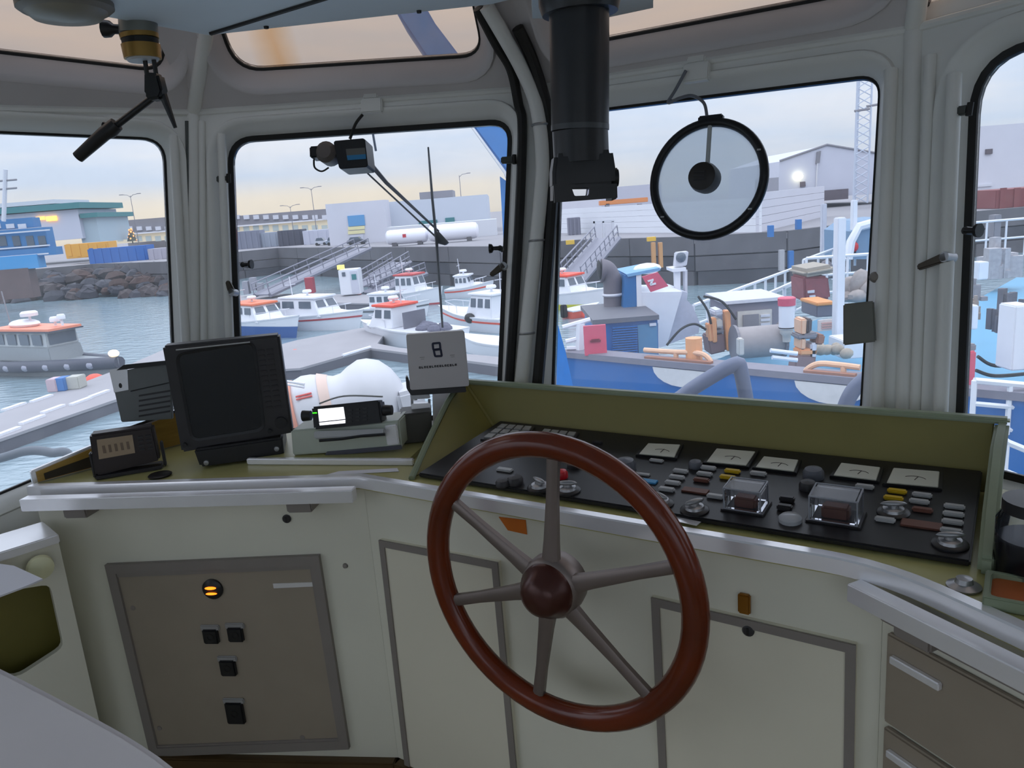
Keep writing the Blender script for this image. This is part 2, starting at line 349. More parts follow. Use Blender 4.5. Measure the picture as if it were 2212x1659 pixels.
# outer corner posts closing the joints from outside
for nm, a, b_, F, G in (('trim_21', D0, Dk, F1, F2), ('trim_22', A0, Ak, F2, F3), ('trim_23', B0, Bk, F3, F4)):
    n_ = (F.z+G.z).normalized(); zd = (b_-a).normalized(); struct(B().tube([a-zd*.4-n_*.075, b_+zd*.05-n_*.075], .055, 12).build(nm, wht, smooth=True))
for nm, a, b_, F, G in (('trim_24', Dk, Ak, F2, U2), ('trim_25', Ak, Bk, F3, U3), ('trim_26', Lk, Dk, F1, U1), ('trim_27', Bk, Ck, F4, U4)):
    n_ = (F.z+G.z).normalized(); struct(B().tube([a-n_*.085, b_-n_*.085], .055, 12).build(nm, wht, smooth=True))
# knuckle ledges along the bend
for i, (a, b_) in enumerate(((Dk, Ak), (Ak, Bk), (Lk, Dk), (Bk, Ck))):
    struct(B().tube([a, b_], .011, 8).build('trim_%d' % (8+i), wht, smooth=True))
# centre pillar: white conduit with black hoses either side
n2 = V((F2.z.x+F3.z.x, F2.z.y+F3.z.y, 0)).normalized()
def on23(px, py, h): return F3.w(*F3.at(px, py, h)[:2], h)
T = thing('conduit_pipe', 'white painted conduit pipe bent over the centre pillar between black hoses', 'pipe', Fr((0, 0, 0), (1, 0, 0), (0, 0, 1)))
upp = [U3.w(*U3.at(x, y, .05)[:2], .05) for x, y in ((1050, 12), (1090, 80), (1128, 150))]
low = [on23(x, y, .05) for x, y in ((1158, 225), (1172, 330), (1168, 430), (1148, 620), (1124, 850))]
B().tube(curve(upp+low), .022, 10).build('pipe', wht, T, smooth=True)
for y in (270, 520, 720): 
    p = on23({270: 1166, 520: 1160, 720: 1138}[y], y, .048); B().torus(p, .023, .004, (0, .1, 1), 16, 6).build('clamp', alu, T, smooth=True)
def hose(lab, U_, up_, F_, lo_, r, h):
    pts = [U_.w(*U_.at(x, y, h)[:2], h) for x, y in up_]+[F_.w(*F_.at(x, y, h)[:2], h) for x, y in lo_]
    o = tag(B().tube(curve(pts), r, 8).build('rubber_hose', gask, smooth=True), lab, 'hose')
hose('black rubber hose left of the white conduit on the centre pillar', U2, ((1032, 18), (1072, 95), (1104, 150)), F2, ((1120, 225), (1128, 270), (1124, 420), (1112, 640), (1098, 850)), .015, .02)
hose('black rubber hose right of the white conduit on the centre pillar', U3, ((1118, 60), (1150, 130)), F3, ((1180, 230), (1196, 340), (1192, 450), (1178, 640), (1160, 850)), .018, .03)
# ------------------------------------------------------------------ console
cnt = mat('olive_lino', (176, 170, 112), .35, var=.05, scale=6)
edge = mat('white_edge', (243, 242, 245), .27, .5, var=.03)
cab = mat('cabinet_paint', (218, 215, 198), .5, var=.04, scale=4)
cabd = mat('cabinet_door', (220, 214, 194), .5, var=.03, scale=3)
frm = mat('frame_grey', (132, 124, 118), .5, var=.05)
beige = mat('panel_beige', (150, 138, 122), .5, var=.04)
oliv = mat('olive_board', (112, 104, 44), .55, var=.06)
hoodm = mat('hood_green', (132, 122, 62), .5, var=.05)
blk = mat('black_plastic', (24, 24, 27), .4, var=.15)
dark = mat('dark_plastic', (48, 46, 48), .45, var=.1)
p_cl, p_cc, p_cr = atz(60, 1055, CZ), atz(775, 1033, CZ), atz(1900, 1225, CZ)
d4 = V((.407, -.914, 0)); p_ce = p_cr + d4*1.25
def v2(p): return (p.x, p.y)
ins = lambda p, k=.02: (p.x*(1-k/p.xy.length), p.y*(1-k/p.xy.length))
back = [V((1.37, .56, 0)), V((.935, 1.74, 0)), V((.05, 2.315, 0)), V((-1.045, 2.465, 0)), V((-1.36, 2.175, 0))]
wt = thing('worktop', 'olive lino console worktop with white edging under the windows', 'worktop', frz((0, 0, 0)))
B().prism([v2(p_cl), v2(p_cc), v2(p_cr), v2(p_ce)]+[v2(p) for p in back], CZ-.03, CZ-.001).build('top', cnt, wt)
pc = p_cr + (p_cc-p_cr).normalized()*.10; pd = p_cr + d4*.10
path = [p_cl, p_cc, pc]+[pc*(1-t)**2+p_cr*2*t*(1-t)+pd*t*t for t in (.2, .4, .6, .8)]+[pd, p_ce]
Ls = []
for i, p in enumerate(path):
    t_ = (path[min(i+1, len(path)-1)]-p).normalized()+(p-path[max(i-1, 0)]).normalized(); t_.normalize(); n_ = V((-t_.y, t_.x, 0))
    Ls.append([p+n_*a+V((0, 0, z)) for a, z in ((-.004, -.026), (-.004, .003), (-.001, .006), (.020, .006), (.022, .003), (.022, -.026))])
B().loops(Ls).build('edging', edge, wt, smooth=True, ang=.5)
# cabinets under it
def foot(name, lab, pts):
    t = thing(name, lab, 'cabinet', frz((0, 0, 0)))
    B().prism(pts, .10, CZ-.032).build('body', cab, t); return t
nL = V((-(p_cc-p_cl).y, (p_cc-p_cl).x, 0)).normalized(); nM = V((-(p_cr-p_cc).y, (p_cr-p_cc).x, 0)).normalized(); nR = V((-d4.y, d4.x, 0))
FL_ = .018
fA = p_cl+nL*FL_; fB = p_cc+(nL+nM).normalized()*FL_*1.03; fC = p_cr+(nM+nR).normalized()*FL_*1.03; fD = p_ce+nR*FL_
CAL = foot('switch_cabinet', 'grey green console cabinet under the monitor with a recessed switch panel', [v2(fA), v2(fB-(fB-fA).normalized()*.0005), (-.30, 2.33), (-1.045, 2.44), (-1.33, 2.16)])
CAM = foot('wheel_cabinet', 'pale green console cabinet with two framed doors behind the steering wheel', [v2(fB), v2(fC), (.925, 1.71), (.04, 2.28), (-.295, 2.325)])
CAR = foot('drawer_cabinet', 'grey console cabinet with drawers at lower right of the wheel', [v2(fC+d4*.0005), v2(fD), (1.44, .56), (.93, 1.70)])
FL = Fr((fA.x, fA.y, 0), fB-fA, -nL); FM = Fr((fB.x, fB.y, 0), fC-fB, -nM); FRt = Fr((fC.x, fC.y, 0), d4, -nR)
def PW(o): return (PW(o.parent) @ o.matrix_parent_inverse if o.parent else Matrix()) @ o.matrix_basis
def put(b, name, m, parent, F, **k):
    o = b.build(name, m, parent, **k); o.matrix_basis = PW(parent).inverted() @ F.m; return o
def quad(F, px, h=0.): return [F.at(*p, h) for p in px]
def ring(F, px, w, h0, h1, rad=.004):
    q = quad(F, px); n = len(q); c = sum(q, V())/n; Z = lambda l, h: [V((p.x, p.y, h)) for p in l]; ed = []
    for k in range(n):
        a, b_ = q[k], q[(k+1) % n]; t = (b_-a).normalized(); nn = V((-t.y, t.x, 0)); nn = nn if nn.dot(c-a) > 0 else -nn; ed.append((a+nn*w, t))
    i = []
    for k in range(n):
        (p0, t0), (p1, t1) = ed[k-1], ed[k]; d = p1-p0; cr_ = t0.x*t1.y-t0.y*t1.x; i.append(p0+t0*((d.x*t1.y-d.y*t1.x)/cr_))
    return B().loops([Z(q, h0), Z(q, h1), Z(i, h1), Z(i, h0)], False, True)
wood = mat('plinth_wood', (88, 66, 34), .5, var=.1, col2=(62, 44, 22), stretch=(1, 1, 12))
for C_, F, w in ((CAL, FL, (fB-fA).length), (CAM, FM, (fC-fB).length), (CAR, FRt, (fD-fC).length)):
    put(B().mm((.005, .002, -.05), (w-.005, .10, .028)), 'plinth', wood, C_, F, bev=.004)
# left cabinet: recessed switch panel
def flat(F, px, h0, h1): return B().prism([(p.x, p.y) for p in quad(F, px)], h0, h1)
fq = [(232, 1216), (692, 1196), (757, 1612), (330, 1628)]
put(ring(F=FL, px=fq, w=.028, h0=-.002, h1=.014), 'panel_frame', frm, CAL, FL)
sp = put(flat(FL, [(246, 1232), (680, 1212), (742, 1598), (338, 1616)], .0005, .006), 'switch_panel', beige, CAL, FL)
put(ring(FL, [(246, 1236), (680, 1217), (742, 1598), (338, 1614)], .012, .005, .010), 'panel_rim', frm, CAL, FL)
def onF(F, px, py, h=0.): return F.at(px, py, h)
c = onF(FL, 463, 1269)
lb = B(); lb.lathe([(.030, .004), (.030, .012), (.022, .018), (.0, .018)], (c.x, c.y, 0), n=20); put(lb, 'lamp_bezel', blk, sp, FL, smooth=True)
amber = mat('amber_lamp', (255, 140, 40), .3, emit=((255, 120, 25), 2.2))
put(B().ell((c.x, c.y+.008, .02), (.017, .004, .006)).ell((c.x, c.y-.009, .02), (.017, .003, .005)), 'indicator_lamp', amber, sp, FL, smooth=True)
soc = mat('socket_grey', (150, 148, 146), .4)
def socket(px, py, w, h):
    c = onF(FL, px, py); put(B().mm((c.x-w/2, c.y-h/2, .004), (c.x+w/2, c.y+h/2, .018)), 'socket', blk, sp, FL, bev=.004)
    put(B().mm((c.x-w/2-.006, c.y+h/2-.006, .004), (c.x+w/2+.006, c.y+h/2+.012, .012)), 'socket_cover', soc, sp, FL, bev=.003)
    put(B().lathe([(.012, .016), (.012, .019), (.007, .019), (.007, .012)], (c.x, c.y, 0)), 'socket_hole', gask, sp, FL)
for a in ((460, 1370, .046, .045), (513, 1366, .046, .045), (497, 1438, .048, .05), (512, 1535, .055, .07)): socket(*a)
put(flat(FL, [(592, 1258), (678, 1255), (679, 1264), (594, 1268)], .006, .008), 'name_strip', edge, sp, FL)
for p in ((290, 1311), (347, 1570), (655, 1590)):
    c = onF(FL, *p); put(B().lathe([(.008, .005), (.007, .008), (0, .0085)], (c.x, c.y, 0), n=10), 'screw', frm, sp, FL)
def keyhole(F, px, py, C_, z=0.):
    c = onF(F, px, py, z); put(B().lathe([(.012, -.001+z), (.012, .004+z), (.009, .007+z), (0, .007+z)], (c.x, c.y, 0), n=16), 'lock', dark, C_, F, smooth=True)
    put(B().mm((c.x-.002, c.y-.007, .006+z), (c.x+.002, c.y+.007, .0085+z)), 'keyhole', gask, C_, F)
keyhole(FL, 620, 1120, CAL); keyhole(FM, 1617, 1361, CAM, .0115)
c = onF(FL, 746, 1222); put(B().lathe([(.008, 0), (.006, .005), (0, .006)], (c.x, c.y, 0), n=10), 'screw', frm, CAL, FL)
# middle cabinet doors
for k, (px, hx) in enumerate(((((826, 1162), (1082, 1210), (1128, 1720), (890, 1720)), 0), (((1412, 1284), (1852, 1386), (1846, 1720), (1432, 1720)), 1))):
    put(flat(FM, px, -.004, .012), 'door', cabd, CAM, FM)
    put(ring(FM, px, .018, .010, .016), 'door_frame', frm, CAM, FM)
orange = mat('orange_tag', (206, 110, 24), .5)
put(flat(FM, [(1078, 1116), (1136, 1123), (1139, 1154), (1098, 1145)], -.001, .002), 'orange_sticker', orange, CAM, FM)
c = onF(FM, 1610, 1302); put(B().mm((c.x-.012, c.y-.02, 0), (c.x+.012, c.y+.022, .012)), 'brass_latch', mat('brass', (150, 100, 30), .35, .6), CAM, FM, bev=.003)
# right cabinet drawers
for k, (v0, v1) in enumerate(((.66, .84), (.47, .65), (.12, .46))):
    put(B().mm((.02, v0, 0), (.56, v1, .014)), 'drawer', beige, CAR, FRt, bev=.004)
    put(B().mm((.035, v1-.05, .013), (.13, v1-.035, .024)), 'drawer_pull', edge, CAR, FRt, bev=.002)
put(B().mm((.01, .86, 0), (.57, .895, .02)), 'drawer_rail', frm, CAR, FRt, bev=.003)
put(B().mm((.575, .12, 0), (.60, .90, .014)), 'drawer_frame', frm, CAR, FRt, bev=.003)
# handrails in front of the worktop edge
def rail(lab, F, a, b_, out, br):
    t = thing('handrail', lab, 'handrail', F)
    a, b_ = F.loc(a), F.loc(b_)
    B().mm((min(a.x, b_.x), a.y-.017, out), (max(a.x, b_.x), a.y+.017, out+.034)).build('bar', edge, t, bev=.002)
    for x in br: B().mm((x-.035, a.y-.048, 0), (x+.035, a.y-.012, out+.016)).build('bracket', frm, t, bev=.004)
yl = .905
def onL(F, px, py, h): p = F.at(px, py, h); return F.w(p.x, p.y, h)
a = onL(FL, 55, 1092, .06); b_ = onL(FL, 766, 1062, .06); a.z = b_.z = (a.z+b_.z)/2
rail('white handrail bar on brackets along the left cabinet below the monitor', FL, a, b_, .045, (.16, .80))
a = onL(FRt, 1850, 1272, .05); b_ = FRt.w(.8, FRt.loc(a).y, .05)
rail('white handrail bar along the drawer cabinet at the right edge', FRt, a, b_, .04, (.1, .6))
# far-left side cabinet with an olive recess, paper and cream knob
e1, e2 = atz(122, 1150, .86), atz(-40, 1200, .86); dS = (e2-e1); dS.z = 0; dS.normalize(); nS = V((-dS.y, dS.x, 0)); nS = nS if nS.x > 0 else -nS
FS = Fr((e1.x, e1.y, 0), dS, nS)
if FS.y.z < 0: FS = Fr((e1.x, e1.y, 0)+dS if False else V((e1.x, e1.y, 0))+dS*.8, -dS, nS)
oS = FS.loc((e1.x, e1.y, 0)).x
CAS = thing('side_cabinet', 'pale green side cabinet at far left with an olive open recess', 'cabinet', FS)
qh = [FS.at(-120, 1300), FS.at(108, 1262), FS.at(138, 1398), FS.at(40, 1462), FS.at(-160, 1452)]
lo, hi = (0, oS) if oS > .4 else (oS, oS+.8)
B().holed([(lo, .09), (hi, .09), (hi, .834), (lo, .834)], [arcpts(qh, .02, 3)], -.02, 0).build('front', cab, CAS)
B().mm((lo, .09, -.13), (hi, .81, -.11)).build('back', oliv, CAS)
B().mm((lo, .81, -.13), (hi, .835, -.001)).build('top', cab, CAS)
B().mm((lo, .07, -.13), (hi, .09, -.02)).build('bottom', cab, CAS)
B().mm((lo, .835, -.13), (hi, .86, .02)).build('edging', edge, CAS, bev=.003)
B().mm((hi-.02 if oS > .4 else lo, .09, -.13), (hi if oS > .4 else lo+.02, .81, -.02)).build('side', cab, CAS)
pk = FS.at(84, 1222, .02); kn = frz(FS.w(pk.x, pk.y, 0)); kn = Fr(FS.w(pk.x, pk.y, 0), FS.x, FS.z)
tag(B().lathe([(.008, 0), (.010, .012), (.026, .018), (.033, .032), (.030, .046), (.014, .054), (0, .055)], n=20).build('knob', mat('cream_plastic', (222, 220, 180), .4), fr=kn, smooth=True), 'round cream knob on the side cabinet above the olive recess', 'knob')
pp = [FS.at(-60, 1240, .03), FS.at(20, 1218, .09), FS.at(100, 1250, .035), FS.at(-60, 1320, .09)]
pw = [FS.w(*p) for p in (FS.at(-90, 1215, .0), FS.at(104, 1247, .02), FS.at(60, 1262, .12), FS.at(-90, 1310, .12))]
# ================================================================== INSTRUMENT HOOD
HL, HR = atz(890, 1035, CZ), atz(2125, 1240, CZ); HX = (HR-HL).normalized(); HY = V((-HX.y, HX.x, 0)); HW = (HR-HL).length
FH = Fr(HL, HX, (0, 0, 1))           # x along the front, y away from the helm, z up
HD = thing('instrument_hood', 'olive green open hood standing round the black instrument panel', 'hood', FH)
def slab(b, pts, n, th):
    n = V(n).normalized(); return b.prism(pts, 0, th, n)
W_ = HW
slab(B(), [(0, 0, .0), (0, .40, .0), (-.147, .449, .142), (-.12, .34, .118), (-.055, .15, .05)], (-1, .1, -.5), .014).build('side_panel', hoodm, HD, bev=.004)
slab(B(), [(W_-.01, -.005, 0), (W_-.01, .40, 0), (W_-.004, .449, .142), (W_-.008, .30, .135), (W_-.01, .10, .075), (W_-.01, .0, .03)], (1, 0, 0), .026).build('side_panel', mat('hood_edge_green', (132, 142, 116), .5), HD, bev=.006)
slab(B(), [(-.0, .395, .0), (W_-.008, .395, .0), (W_-.005, .449, .142), (-.147, .449, .142)], (0, 1, -.4), .014).build('back_panel', hoodm, HD, bev=.003)
put(B().tube([V((0, .40, .0)), V((-.147, .449, .142))], .008, 8), 'corner_bead', hoodm, HD, FH, smooth=True)
put(B().tube(curve([V((.002, -.004, .003)), V((-.058, .148, .054)), V((-.122, .338, .122)), V((-.150, .446, .146))]), .0085, 8), 'side_rim', mat('hood_edge_green', (132, 142, 116), .5), HD, FH, smooth=True)
B().mm((-.152, .440, .136), (W_+.022, .466, .150)).build('top_rim', mat('hood_rim', (150, 160, 134), .4), HD, bev=.005)
FP = Fr(FH.w(0, .012, .014), HX, FH.z*1.0 + FH.y*-.085)   # panel plane, slightly raised towards the back
IP = thing('control_console', 'black instrument console full of gauges, keypads, knobs and switches under the hood', 'control console', FP)
B().mm((.012, 0, -.012), (W_-.02, .385, 0)).build('plate', blk, IP, bev=.003)
def pq(px, h0, h1, name, m, par=IP, F=FP, bev=.0012, **k): return put(B().prism([(p.x, p.y) for p in quad(F, px, h1)], h0, h1), name, m, par, F, bev=bev, **k)
gface = mat('gauge_face', (206, 206, 192), .35, var=.03); needle = mat('needle', (60, 50, 46), .5)
gl_c = [((1400, 957), (1470, 960), (1457, 987), (1380, 980)), ((1548, 968), (1632, 975), (1612, 1005), (1526, 997)), ((1650, 985), (1725, 993), (1715, 1018), (1632, 1008)), ((1817, 999), (1902, 1009), (1893, 1037), (1800, 1026)), ((1930, 1010), (2030, 1018), (2027, 1052), (1915, 1042))]
for g in gl_c:
    cx, cy = sum(p[0] for p in g)/4, sum(p[1] for p in g)/4
    big = [(cx+(x-cx)*1.16, cy+(y-cy)*1.2) for x, y in g]
    o = pq(big, -.001, .006, 'gauge', blk); pq(g, .0062, .0085, 'gauge_face', gface, o)
    mc = FP.at(cx, cy+5, .0088); put(B().tube([mc+V((.022*math.cos(math.radians(k)), .016*math.sin(math.radians(k)), 0)) for k in range(25, 160, 15)], .0007, 4), 'scale_arc', needle, o, FP)
    a, b_ = FP.at(cx, cy+6, .009), FP.at(cx+8, cy-1, .009); put(B().tube([a, b_], .0008, 5), 'needle', needle, o, FP)
key = mat('key_grey', (150, 150, 146), .45)
for g in (((1085, 920), (1152, 926), (1128, 958), (1042, 951)), ((1176, 931), (1248, 939), (1226, 969), (1152, 958))):
    q = quad(FP, g); o = put(B().prism([(p.x, p.y) for p in offs(q, .006)], -.001, .005), 'keypad', dark, IP, FP, bev=.001)
    for i in range(4):
        for j in range(3):
            f = lambda u, v: q[0].lerp(q[1], u).lerp(q[3].lerp(q[2], u), v)
            put(B().prism([(p.x, p.y) for p in (f((i+.1)/4, (j+.12)/3), f((i+.9)/4, (j+.12)/3), f((i+.9)/4, (j+.88)/3), f((i+.1)/4, (j+.88)/3))], .004, .009), 'key', key, o, FP)
lt = mat('switch_grey', (176, 176, 176), .45); yl_ = mat('switch_yellow', (205, 170, 30), .45); br_ = mat('switch_brown', (110, 70, 58), .5); bl_ = mat('label_blue', (70, 150, 200), .5); red = mat('button_red', (200, 24, 36), .35)
def switch(px, py, m, w=.036, d=.014, h=.008, nm='rocker_switch'):
    c = FP.at(px, py, h); return put(B().box((c.x, c.y, h/2), (w, d, h)), nm, m, IP, FP, bev=.0025)
for x, y in ((1470, 1014), (1462, 1027), (1453, 1039), (1440, 1053), (1530, 1007), (1522, 1020), (1545, 1068), (1638, 1019), (1868, 1047), (1992, 1065), (1986, 1079), (2062, 1090), (2060, 1106), (2058, 1123), (2055, 1142), (1912, 1118)): switch(x, y, lt)
for x, y in ((1582, 1014), (1572, 1027), (1938, 1057), (1930, 1072)): switch(x, y, yl_)
for x, y in ((1515, 1033), (1993, 1097)): switch(x, y, br_)
switch(1395, 1037, bl_, .056, .020, .004, 'label_plate'); switch(1333, 1030, bl_, .05, .020, .004, 'label_plate')
switch(1502, 1058, br_, .06, .024, .004, 'name_plate'); switch(1990, 1131, br_, .07, .03, .004, 'name_plate'); switch(1385, 1022, lt, .045, .012, .004, 'name_plate'); switch(1418, 992, lt, .036, .012, .006); switch(1290, 952, dark, .03, .012, .006); switch(1090, 1012, lt, .045, .018, .006)
def dial(px, py, r, h, m, nm='knob', dome=True):
    c = FP.at(px, py, h*.6); pr = [(r*1.0, 0), (r, h*.55), (r*.8, h*.85), (0, h)] if dome else [(r, 0), (r, h), (0, h)]
    return put(B().lathe(pr, (c.x, c.y, 0), n=20), nm, m, IP, FP, smooth=True)
kg = mat('knob_grey', (92, 94, 102), .4)
dial(1350, 1000, .026, .030, kg); dial(1502, 1000, .016, .018, kg); dial(1757, 1018, .022, .024, kg); dial(1745, 1045, .018, .02, dark); dial(1212, 1021, .016, .02, red, 'push_button'); dial(1016, 1021, .012, .012, mat('amber_cap', (190, 130, 40), .4), 'push_button'); dial(1112, 1034, .02, .02, dark); dial(1086, 1040, .018, .016, dark); dial(1240, 1000, .018, .014, dark); dial(1250, 975, .012, .012, br_, 'push_button')
chrome = mat('chrome', (160, 160, 162), .35, .7)
for x, y in ((1165, 1046), (1226, 1052), (1425, 1079), (1500, 1093), (1930, 1098), (2053, 1166)):
    c = FP.at(x, y, .01); o = put(B().lathe([(.030, 0), (.030, .003), (.026, .006), (0, .006)], (c.x, c.y, 0), n=24), 'rotary_switch', blk, IP, FP, smooth=True)
    bb = B()
    bb.lathe([(.021, .006), (.019, .011), (.010, .013), (.009, .018), (0, .019)], (c.x, c.y, 0), n=16); ra = random.choice((.3, -.4, .9)); RM = Matrix.Rotation(ra, 3, 'Z'); bb.ell((c.x, c.y, .020), (.024, .007, .006), 10, 6, RM); put(bb, 'rotary_knob', chrome, o, FP, smooth=True)
dial(1707, 1117, .022, .014, mat('button_grey', (170, 172, 176), .3), 'push_button')
clear = glass('clear_plastic', (.86, .87, .9), .10, (170, 175, 185))
for (px, py, w, d, h) in ((1612, 1095, .078, .060, .050), (1806, 1118, .090, .066, .054)):
    c = FP.at(px, py); put(B().mm((c.x-w/2, c.y-d/2, .001), (c.x+w/2, c.y+d/2, h)), 'clear_cover', clear, IP, FP, bev=.006)
    bb = B(); x0, x1, y0, y1 = c.x-w/2+.002, c.x+w/2-.002, c.y-d/2+.002, c.y+d/2-.002
    for a, b_ in (((x0, y0, h), (x1, y0, h)), ((x0, y1, h), (x1, y1, h)), ((x0, y0, h), (x0, y1, h)), ((x1, y0, h), (x1, y1, h)), ((x0, y0, 0), (x0, y0, h)), ((x1, y0, 0), (x1, y0, h)), ((x0, y0, .004), (x1, y0, .004)), ((x1, y1, 0), (x1, y1, h))): bb.tube([a, b_], .0017, 6)
    put(bb, 'cover_edge', mat('cover_edge_grey', (150, 152, 160), .3), IP, FP)
    put(B().mm((c.x-w*.28, c.y-d*.2, 0), (c.x+w*.28, c.y+d*.25, h*.5)), 'guarded_switch', br_, IP, FP, bev=.004)
    put(B().mm((c.x-w/2-.006, c.y-d/2-.004, 0), (c.x+w/2+.006, c.y+d/2+.004, .004)), 'cover_base', dark, IP, FP, bev=.002)
for x, y in ((1700, 1072), (1695, 1090)): switch(x, y, dark, .03, .014, .012)
# worn white tape on the worktop edge in front of the panel
tp = atz(1435, 1122, CZ+.007); tq = atz(1505, 1137, CZ+.007)
tag(B().box((0, 0, .0006), ((tq-tp).length, .020, .0012)).build('tape_strip', edge, fr=Fr((tp+tq)/2 + HY*.012, tq-tp, (0, 0, 1))), 'torn white tape strip on the worktop edge right of the wheel rim', 'tape')
# ================================================================== STEERING WHEEL
mah = mat('mahogany', (122, 46, 10), .2, var=.1, col2=(58, 17, 5), scale=6, spec=.45); spk = mat('spoke_metal', (124, 112, 106), .38, .55, var=.08); hubm = mat('hub_bronze', (70, 34, 26), .3, .3)
wc = FM.at(1197, 1262, .155); FWh = Fr(FM.w(*wc), FM.x, FM.z); WR = .297
SW = thing('steering_wheel', 'round varnished mahogany steering wheel with six metal spokes', 'steering wheel', FWh)
B().torus((0, 0, 0), WR, .0265, n=72, m=14, squash=.9).build('rim', mah, SW, smooth=True)
for px in ((972, 1078), (1196, 1000), (1425, 1228), (1392, 1490), (1163, 1512), (968, 1298)):
    p = FWh.at(*px); a = math.atan2(p.y, p.x); d = V((math.cos(a), math.sin(a), 0))
    B().loops([[V((d.x*r - d.y*s*w, d.y*r + d.x*s*w, z + t*th)) for s, t in ((-1, -.6), (-.5, -1), (.5, -1), (1, -.6), (1, .6), (.5, 1), (-.5, 1), (-1, .6))] for r, w, th, z in ((.045, .019, .012, .012), (.10, .0155, .010, .009), (.20, .012, .009, .004), (.285, .0125, .010, 0))]).build('spoke', spk, SW, smooth=True)
B().lathe([(0, -.03), (.062, -.03), (.066, -.01), (.066, .018), (.058, .028), (.050, .030)], n=32).build('hub', spk, SW, smooth=True)
B().lathe([(.058, .026), (.056, .040), (.046, .050), (.040, .066), (.026, .076), (0, .079)], n=32).build('hub_cap', hubm, SW, smooth=True)
sh = FWh.loc(FM.w(*FM.at(1185, 1268)[:2])); B().cyl((sh.x, sh.y, sh.z), (0, 0, -.02), .017, .017, 20).build('shaft', spk, SW, smooth=True)
B().lathe([(.03, .001), (.03, .006), (.022, .014), (.017, .016)], (sh.x, sh.y, sh.z), n=24).build('flange', spk, SW, smooth=True)
# ================================================================== THINGS ON THE WORKTOP, LEFT TO RIGHT
T_ = CZ
def standfr(px0, px1, z=T_):  # upright frame on two ground points: x along them, y up, z towards the helm
    a, b_ = atz(*px0, z), atz(*px1, z); d = b_-a; n = V((d.y, -d.x, 0)); return Fr(a, d, n if n.y < 0 else -n)
FMo = standfr((432, 1010), (612, 985))
FMo = Fr(FMo.o, FMo.x, FMo.z)
MO = thing('radar_monitor', 'large black monitor with a dark screen and button column on the left worktop', 'monitor', FMo)
mq = quad(FMo, [(350, 748), (603, 723), (633, 935), (392, 978)]); mqi = [(p.x, p.y) for p in mq]
put(B().prism(mqi, -.055, 0), 'bezel', dark, MO, FMo, bev=.006)
cxm = sum(p[0] for p in mqi)/4; cym = sum(p[1] for p in mqi)/4
put(B().loops([[V((cxm+(p[0]-cxm)*k, cym+(p[1]-cym)*k, z)) for p in mqi] for k, z in ((.95, -.05), (.88, -.13), (.5, -.20))]), 'rear_housing', blk, MO, FMo, bev=.006)
scr = [(385, 768), (545, 742), (567, 925), (418, 948)]
scq = arcpts(quad(FMo, scr), .02, 5)
put(B().loops([[V((p.x, p.y, h)) for p in l] for l, h in ((offs(scq, .008), -.001), (offs(scq, .008), .005), (scq, .003), (scq, -.001))], False, True), 'screen_rim', blk, MO, FMo)
put(B().prism([(p.x, p.y) for p in scq], -.004, .0012), 'screen', mat('screen_glass', (30, 33, 38), .16, var=.05), MO, FMo)
put(B().tube([FMo.at(380, 756, .006), FMo.at(540, 739, .006)], .002, 6), 'trim_line', lt, MO, FMo)
kdk = mat('key_dark', (44, 40, 42), .5)
for j in range(12):
    for i in range(2):
        u = .30+.4*i; y = 758+j*11.2; x0 = 560+j*1.6; p = FMo.at(x0+4+i*19, y-(x0-560)*.05-i*2, 0)
        put(B().box((p.x, p.y, .002), (.018, .007, .004)), 'key', kdk, MO, FMo, bev=.001)
for px, py, r in ((607, 912, .017), (583, 930, .006), (400, 960, .006)):
    p = FMo.at(px, py); put(B().lathe([(r, 0), (r, .012), (0, .012)], (p.x, p.y, 0), n=16), 'knob', blk, MO, FMo, smooth=True)
bq = quad(FMo, [(418, 972), (610, 945), (614, 984), (432, 1010)], .02)
put(B().prism([(p.x, p.y) for p in bq], -.14, .02), 'base', blk, MO, FMo, bev=.006)
for px, py in ((446, 999), (598, 969)):
    p = FMo.at(px, py, .02); put(B().lathe([(.008, .018), (.007, .026), (0, .027)], (p.x, p.y, 0), n=12), 'bolt', chrome, MO, FMo, smooth=True)
# small navigation display
FSm = standfr((206, 1036), (346, 1012))
SD = thing('navigation_display', 'small brown navigation display with an amber screen on a bracket', 'display', FSm)
brn = mat('brown_plastic', (44, 34, 34), .45)
sq = [(192, 940), (330, 921), (346, 995), (206, 1030)]
put(B().prism([(p.x, p.y) for p in quad(FSm, sq)], -.05, 0), 'case', brn, SD, FSm, bev=.006)
put(B().prism([(p.x, p.y) for p in quad(FSm, [(209, 950), (286, 939), (292, 978), (214, 992)])], -.001, .002), 'screen', mat('amber_lcd', (168, 146, 120), .3), SD, FSm)
lcd = mat('lcd_segment', (120, 100, 82), .5)
for i in range(5):
    p = FSm.at(225+i*13, 971-i*2.2, .003); put(B().mm((p.x-.004, p.y-.011, .001), (p.x+.003, p.y+.011, .003)), 'digit', lcd, SD, FSm)
for j in range(4):
    for i in range(2):
        p = FSm.at(303+i*17+j*1.5, 944+j*9-i*2.5); put(B().box((p.x, p.y, .001), (.015, .006, .004)), 'key', dark, SD, FSm, bev=.001)
pl, pr_ = FSm.at(200, 1000), FSm.at(347, 985)
bk = B()
for x in (pl.x-.004, pr_.x+.006): bk.mm((x-.004, .0, -.035), (x+.004, .075, -.012))
bk.mm((pl.x, .0, -.05), (pr_.x, .010, .012)); put(bk, 'bracket', dark, SD, FSm, bev=.003)
cp = atz(346, 1028, CZ); tag(B().lathe([(.030, 0), (.032, .004), (.028, .007), (0, .007)], n=24).build('rubber_disc', blk, fr=frz(cp), smooth=True), 'flat black rubber disc lying on the worktop beside the small display', 'disc')
